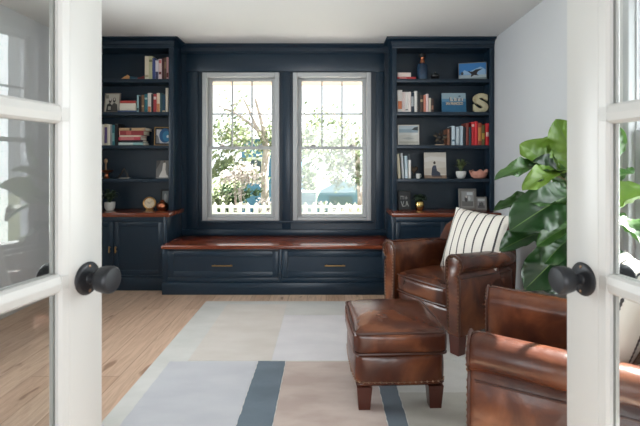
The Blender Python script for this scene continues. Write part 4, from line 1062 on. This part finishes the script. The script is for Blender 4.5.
L(556, 232, 2.42, 501, 248, 2.25, 0.17, (0.1, -0.6, 0.8))
L(584, 224, 2.36, 538, 243, 2.20, 0.13, (0.1, -0.5, 0.85))
L(578, 238, 2.42, 526, 288, 2.26, 0.27, (-0.45, -0.85, 0.25))
L(584, 176, 2.42, 556, 120, 2.38, 0.22, (-0.6, -0.7, 0.3))
L(590, 200, 2.40, 632, 170, 2.12, 0.20, (0.1, -0.7, 0.7))
L(592, 222, 2.36, 648, 192, 2.06, 0.22, (0.1, -0.8, 0.6))
L(590, 210, 2.38, 642, 240, 2.08, 0.22, (0.3, -0.8, 0.5))
L(588, 188, 2.40, 622, 128, 2.22, 0.15, (0.3, -0.8, 0.4))
L(588, 240, 2.40, 626, 272, 2.16, 0.20, (0.4, -0.8, 0.4))
L(572, 205, 2.55, 548, 152, 2.62, 0.20, (-0.2, -0.9, 0.4))
L(572, 222, 2.55, 530, 236, 2.62, 0.22, (-0.2, -0.8, 0.5))
L(575, 248, 2.55, 545, 292, 2.56, 0.22, (-0.3, -0.9, 0.3))
L(580, 160, 2.50, 586, 110, 2.52, 0.18, (0, -1, 0.2))
L(580, 250, 2.52, 588, 300, 2.46, 0.20, (0, -1, 0.3))
L(584, 205, 2.50, 606, 212, 2.30, 0.16, (0.2, -0.6, 0.8))
L(570, 184, 2.44, 531, 163, 2.36, 0.16, (-0.2, -0.6, 0.8))
L(578, 168, 2.50, 544, 138, 2.50, 0.15, (-0.5, -0.7, 0.5))
L(568, 214, 2.36, 530, 200, 2.26, 0.15, (-0.1, -0.4, 0.9))
L(574, 236, 2.34, 545, 262, 2.20, 0.17, (-0.4, -0.7, 0.5))
L(560, 226, 2.50, 515, 216, 2.46, 0.14, (0.0, -0.4, 0.9))
fol = MB()
for i, (B_, T_, w, nh, sg) in enumerate(LV):
    fig_leaf(fol, B_, T_, w*0.86, nh, sg, seed=i, lm=yellow_leaf if i in (0, 2, 8, 10, 17, 21) else midleaf if i in (1, 4, 6, 9, 11, 12, 14, 22, 24) else None)
    z = max(0.4, min(1.48, B_.z-0.06)); k = [j for j in range(4) if TR[j][2] <= z][-1]; u = (z-TR[k][2])/(TR[k+1][2]-TR[k][2]); q = Vector(TR[k]).lerp(Vector(TR[k+1]), u)
    b.tube([q, q.lerp(B_, 0.5)+Vector((0, 0, 0.012)), B_, B_+(T_-B_)*0.03], [0.005, 0.004, 0.0035, 0.003], 6)
b.build('trunk', mat('fig_bark', (110, 92, 70), rough=0.8, var=(84, 68, 50), scale=30), t)
fol.build('foliage', None, t, angle=80)

# ------------------------------------------------------------------ outdoors
GZ = -0.8
struct(MB().box((-30, BW+0.16, GZ-0.2), (30, 60, GZ)).build('ground', mat('lawn', (84, 98, 62), rough=0.95, var=(104, 112, 80), scale=1.5)))
struct(MB().box((-6, BW+0.16, -0.14), (1.7, 7.15, -0.04)).build('porch_floor', mat('porch_boards', (214, 210, 204), rough=0.6)))
struct(MB().box((-6, BW+0.16, 2.63), (1.7, 7.35, 2.74)).build('porch_ceiling', mat('porch_wood', (228, 184, 172), rough=0.7)))
blue = mat('blue_clapboard', (74, 124, 156), rough=0.6); bluep = mat('pale_blue_clapboard', (108, 140, 164), rough=0.6)
roofm = mat('grey_shingle', (140, 142, 146), rough=0.9); darkwin = mat('dark_pane', (60, 74, 88), rough=0.3)
def clap(b, x0, x1, y, z0, z1, n):
    for i in range(n):
        za, zb_ = z0+(z1-z0)*i/n, z0+(z1-z0)*(i+1)/n
        b.hull([(x0, y-0.03, za), (x1, y-0.03, za), (x1, y+0.1, za), (x0, y+0.1, za)], [(x0, y-0.005, zb_), (x1, y-0.005, zb_), (x1, y+0.1, zb_), (x0, y+0.1, zb_)])
t = thing('neighbour_house', 'blue clapboard house behind the tree trunk outside the window', 'house')
b = MB(); clap(b, -3.55, -1.1, 18.0, GZ, 2.3, 24); b.box((-3.55, 18.1, GZ), (-1.1, 23, 2.3)); b.build('wall', blue, t)
b = MB(); b.hull([(-3.9, 17.6, 2.3), (-0.8, 17.6, 2.3), (-0.8, 23.3, 2.3), (-3.9, 23.3, 2.3)], [(-3.9, 20.4, 3.9), (-0.8, 20.4, 3.9), (-0.8, 20.5, 3.9), (-3.9, 20.5, 3.9)]); b.build('roof', roofm, t)
for x0, x1 in ((-3.25, -2.72), (-2.2, -1.75)):
    b = MB(); b.box((x0-0.09, 17.93, 0.5), (x0, 18.0, 1.55)); b.box((x1, 17.93, 0.5), (x1+0.09, 18.0, 1.55)); b.box((x0, 17.93, 1.45), (x1, 18.0, 1.55)); b.box((x0, 17.93, 0.5), (x1, 18.0, 0.58))
    o = b.build('window_frame', mat('outdoor_white', (222, 222, 220), rough=0.6), t); MB().box((x0, 17.95, 0.58), (x1, 17.98, 1.45)).build('window_pane', darkwin, o)
t = thing('garden_shed', 'low blue gabled shed with lattice outside the window', 'shed')
b = MB(); clap(b, -0.32, 1.6, 15.0, GZ, 0.0, 8)
b.hull([(-0.32, 15.0, 0.0), (1.6, 15.0, 0.0), (1.45, 15.0, 0.34), (0.98, 15.0, 0.60), (0.64, 15.0, 0.66), (0.30, 15.0, 0.60), (-0.17, 15.0, 0.34)], [(-0.32, 16.5, 0.0), (1.6, 16.5, 0.0), (1.45, 16.5, 0.34), (0.98, 16.5, 0.60), (0.64, 16.5, 0.66), (0.30, 16.5, 0.60), (-0.17, 16.5, 0.34)])
b.build('wall', bluep, t)
b = MB()
for i in range(13):
    x = 0.12+0.80*i/13
    b.box((x, 14.93, -0.30), (x+0.025, 14.94, 0.14)); 
for i in range(6): b.box((0.12, 14.94, -0.28+0.07*i), (0.95, 14.95, -0.255+0.07*i))
b.build('lattice', mat('grey_lattice', (120, 136, 140), rough=0.7), t)
t = thing('garden_wall', 'pale striped clapboard wall of a planter outside the window', 'wall planter')
b = MB(); clap(b, -1.15, -0.30, 13.0, GZ, 0.40, 9); b.build('wall', mat('pale_siding', (190, 206, 222), rough=0.6), t)
b = MB(); b.box((-1.18, 12.93, 0.40), (-0.27, 13.2, 0.44)); b.build('cap', mat('outdoor_white', (222, 222, 220), rough=0.6), t)

def leafcloud(b, c, r, n, size, mats, seed, flat=1.0):
    rd = random.Random(seed)
    cl = [Vector((rd.gauss(0, 0.5)*r[0], rd.gauss(0, 0.5)*r[1], rd.gauss(0, 0.45)*r[2])) for _ in range(max(4, n//45))]
    for i in range(n):
        q = rd.choice(cl); k = 0.22
        p = Vector(c)+q+Vector((rd.gauss(0, k)*r[0], rd.gauss(0, k)*r[1], rd.gauss(0, k)*r[2]))
        a = Vector((rd.uniform(-1, 1), rd.uniform(-1, 1), rd.uniform(-1, 1))).normalized(); s_ = size*rd.uniform(0.6, 1.3)
        u = a.orthogonal().normalized(); w = a.cross(u)*0.55
        b.use(mats[0] if rd.random() < 0.6 else rd.choice(mats))
        b.poly([p-u*s_, p+w*s_, p+u*s_, p-w*s_])
lg = mat('light_foliage', (128, 138, 104), rough=0.7, trans=0.35); mg = mat('mid_foliage', (96, 110, 80), rough=0.7, trans=0.3); dg_ = mat('deep_foliage', (58, 84, 52), rough=0.7, trans=0.2)
bw = mat('sunlit_leaf_petal', (196, 186, 182), rough=0.8, trans=0.3); bk = mat('tree_bark', (150, 136, 128), rough=0.9, var=(190, 176, 168), scale=7)  # first: leaves with sun glare put into the colour, petals on low bushes
t = thing('street_tree', 'slim grey-barked tree with thin pale leaves outside the window towards the clock', 'tree')
b = MB(); tx, ty = S(265, 203, 14).x, 14.0
b.tube([(tx+0.02, ty, GZ), (tx, ty, 0.2), (tx-0.02, ty, 1.0), (tx+0.05, ty, 1.7), (tx-0.05, ty, 2.5), (tx-0.3, ty, 3.4)], [0.17, 0.135, 0.125, 0.11, 0.09, 0.05], 10)
b.tube([(tx+0.03, ty, 1.8), S(254, 122, 14), S(247, 105, 14), S(240, 92, 14)], [0.07, 0.05, 0.04, 0.02], 8)
b.tube([(tx+0.03, ty, 1.6), (tx+0.5, ty, 2.3), (tx+1.0, ty+0.2, 3.0)], [0.07, 0.05, 0.03], 8)
b.tube([(tx, ty, 2.2), (tx-0.9, ty-0.2, 2.9), (tx-1.6, ty, 3.2)], [0.06, 0.04, 0.02], 8)
b.build('trunk', bk, t)
b = MB()
leafcloud(b, (tx-1.2, ty, 2.2), (1.0, 0.7, 1.1), 850, 0.085, [lg, mg, bw], 1)
leafcloud(b, (tx+0.5, ty, 2.3), (0.9, 0.7, 1.0), 500, 0.085, [lg, mg], 2)
leafcloud(b, (tx-1.5, ty-0.3, 1.3), (0.7, 0.5, 0.5), 500, 0.085, [lg, mg], 3)
b.build('crown', None, t, smooth=False)
t = thing('pale_leaf_tree', 'airy tree, leaf glare painted pale, outside the window towards the letter S', 'tree')
b = MB(); tx, ty = S(362, 200, 12.5).x, 12.5
b.tube([(tx, ty, GZ), (tx-0.02, ty, 0.3), (tx-0.1, ty, 1.2), (tx-0.3, ty, 2.2)], [0.14, 0.11, 0.09, 0.05], 10)
for e in ((-1.5, 0.3, 2.4), (-0.9, -0.2, 2.9), (0.5, 0.2, 2.6), (-1.3, 0.0, 1.6)): b.tube([(tx-0.06, ty, 0.9), (tx+e[0]*0.5, ty+e[1]*0.5, 0.6+e[2]*0.5), (tx+e[0], ty+e[1], e[2])], [0.05, 0.035, 0.015], 6)
b.build('trunk', bk, t)
b = MB()
leafcloud(b, (tx-0.6, ty, 1.75), (1.0, 0.6, 0.9), 2100, 0.065, [lg, bw, mg, mg], 5)
leafcloud(b, (tx-0.2, ty, 1.0), (0.6, 0.5, 0.5), 600, 0.07, [mg, lg, bw], 6)
leafcloud(b, (tx-1.6, ty, 2.0), (0.5, 0.5, 0.8), 380, 0.08, [lg, mg], 7)
b.build('crown', None, t, smooth=False)
def shrub(label, c, r, n, size, mats, seed, group='shrubs behind the fence'):
    t = thing('shrub', label, 'shrub', (0, 0, 0), 0, group)
    b = MB(); rd = random.Random(seed)
    for i in range(5): a = rd.uniform(0, 6.28); b.tube([(c[0], c[1], GZ), (c[0]+0.3*r[0]*math.cos(a), c[1]+0.3*r[1]*math.sin(a), c[2])], [0.025, 0.01], 5)
    b.build('stem', bk, t)
    b = MB(); leafcloud(b, c, r, n, size, mats, seed); b.build('foliage', None, t, smooth=False)
p = S(233, 188, 13); shrub('dark green bush before the blue house', (p.x, 13, 0.25), (0.42, 0.3, 0.42), 900, 0.07, [dg_, dg_, mg], 11)
p = S(238, 172, 12.2); shrub('shrub with leaf glare painted white above the dark green bush', (p.x, 12.2, 0.95), (0.5, 0.3, 0.42), 800, 0.06, [bw, bw, lg], 12)
p = S(216, 190, 12); shrub('pale green shrub at the edge of the window towards the clock', (p.x, 12, 0.2), (0.3, 0.3, 0.5), 600, 0.06, [lg, mg, bw], 13)
p = S(306, 179, 14); shrub('mid green bush above the pale planter wall', (p.x, 14, 0.75), (0.3, 0.3, 0.34), 500, 0.07, [mg, dg_], 14)
p = S(268, 200, 11.4); shrub('low white flowering bush at the foot of the tree', (p.x, 11.5, 0.05), (0.45, 0.2, 0.22), 500, 0.05, [bw, bw, lg], 15)
p = S(350, 200, 11.4); shrub('low white flowering bush before the lattice', (p.x, 11.5, 0.0), (0.6, 0.2, 0.2), 500, 0.05, [bw, bw, lg], 16)
t = thing('low_hedge', 'low dark hedge seen through the gaps of the white picket fence', 'hedge')
b = MB(); rd = random.Random(40)
b.tube([(-4, 11.9, GZ+0.02), (2.5, 11.9, GZ+0.02)], 0.02, 5); b.build('stem', bk, t)
b = MB()
for k in range(7): leafcloud(b, (-3.6+0.95*k, 11.9, -0.30), (0.55, 0.12, 0.30), 420, 0.075, [dg_, dg_, mg], 41+k)
b.build('foliage', None, t, smooth=False)
t = thing('picket_fence', 'white picket fence across the garden outside both windows', 'fence')
fy = 11.0; fp = mat('fence_white', (232, 232, 230), rough=0.6)
b = MB(); b.box((0, 0, 0), (0.125, 0.02, 0.98)); b.hull([(0, 0, 0.98), (0.125, 0, 0.98), (0.125, 0.02, 0.98), (0, 0.02, 0.98)], [(0.06, 0, 1.07), (0.065, 0, 1.07), (0.065, 0.02, 1.07), (0.06, 0.02, 1.07)])
pk = b.build('picket', fp, t); X0 = -4.0; pk.location = (X0, fy, GZ+0.02)
for i in range(1, 31):
    c = pk.copy(); C.objects.link(c); c.location = (X0+0.213*i, fy, GZ+0.02)
for z0, z1 in ((-0.60, -0.50), (-0.16, 0.015), (0.135, 0.20)): MB().box((X0-0.1, fy+0.021, z0), (X0+6.6, fy+0.055, z1)).build('rail', fp, t)

# ------------------------------------------------------------------ light and camera
w = bpy.data.worlds.new('World'); bpy.context.scene.world = w; w.use_nodes = True
bg = w.node_tree.nodes['Background']; bg.inputs[0].default_value = (0.91, 0.96, 1.0, 1); bg.inputs[1].default_value = 2.2
def light(name, typ, loc, rot, energy, size=None, color=(1, 1, 1)):
    l = bpy.data.lights.new(name, typ); l.energy = energy; l.color = color
    if typ == 'AREA': l.shape = 'RECTANGLE'; l.size, l.size_y = size
    o = bpy.data.objects.new(name, l); C.objects.link(o); o.location = loc; o.rotation_euler = rot
    return o
EL, AZ = math.radians(48.1), math.radians(25)
sd = Vector((-math.cos(EL)*math.cos(AZ), -math.cos(EL)*math.sin(AZ), -math.sin(EL)))
s = light('sun', 'SUN', (6, 0, 8), sd.to_track_quat('-Z', 'Y').to_euler(), 56.0, None, (1, 0.97, 0.93)); s.data.angle = math.radians(0.5)
# daylight through the side window ; added fill lamp in the unseen hall opening behind the camera
light('daylight_side_window', 'AREA', (RW+0.30, (SY0+SY1)/2, 1.5), (0, math.radians(90), 0), 75, (1.7, 1.3), (0.93, 0.97, 1.0))
lf = light('daylight_far_side_window', 'AREA', (LW-0.28, (LY0+LY1)/2, 1.5), (0, math.radians(-90), 0), 78, (1.7, 1.4), (0.93, 0.97, 1.0))
lf.data.spread = math.radians(118)
light('hall_fill_light', 'AREA', (0, HY-0.2, 1.4), (math.radians(90), 0, 0), 125, (3.2, 2.0), (0.95, 0.98, 1.0))

cam = bpy.data.cameras.new('camera'); co = bpy.data.objects.new('camera', cam); C.objects.link(co)
co.location = (0, 0, H); co.rotation_euler = (math.radians(90), 0, 0)
cam.sensor_width = 36; cam.sensor_fit = 'HORIZONTAL'; cam.lens = 36*F/640
cam.shift_x = -(CX-320)/640; cam.shift_y = -(213-CY)/640
cam.clip_start = 0.05
cam.dof.use_dof = True; cam.dof.focus_distance = 3.2; cam.dof.aperture_fstop = 6.3
sc = bpy.context.scene; sc.camera = co
sc.view_settings.view_transform = 'Standard'; sc.view_settings.look = 'None'; sc.view_settings.gamma = 1; sc.view_settings.use_curve_mapping = False
sc.view_settings.exposure = -0.1
sc.cycles.max_bounces = 10; sc.cycles.diffuse_bounces = 6; sc.cycles.transparent_max_bounces = 24; sc.cycles.glossy_bounces = 5
sc.cycles.use_denoising = True
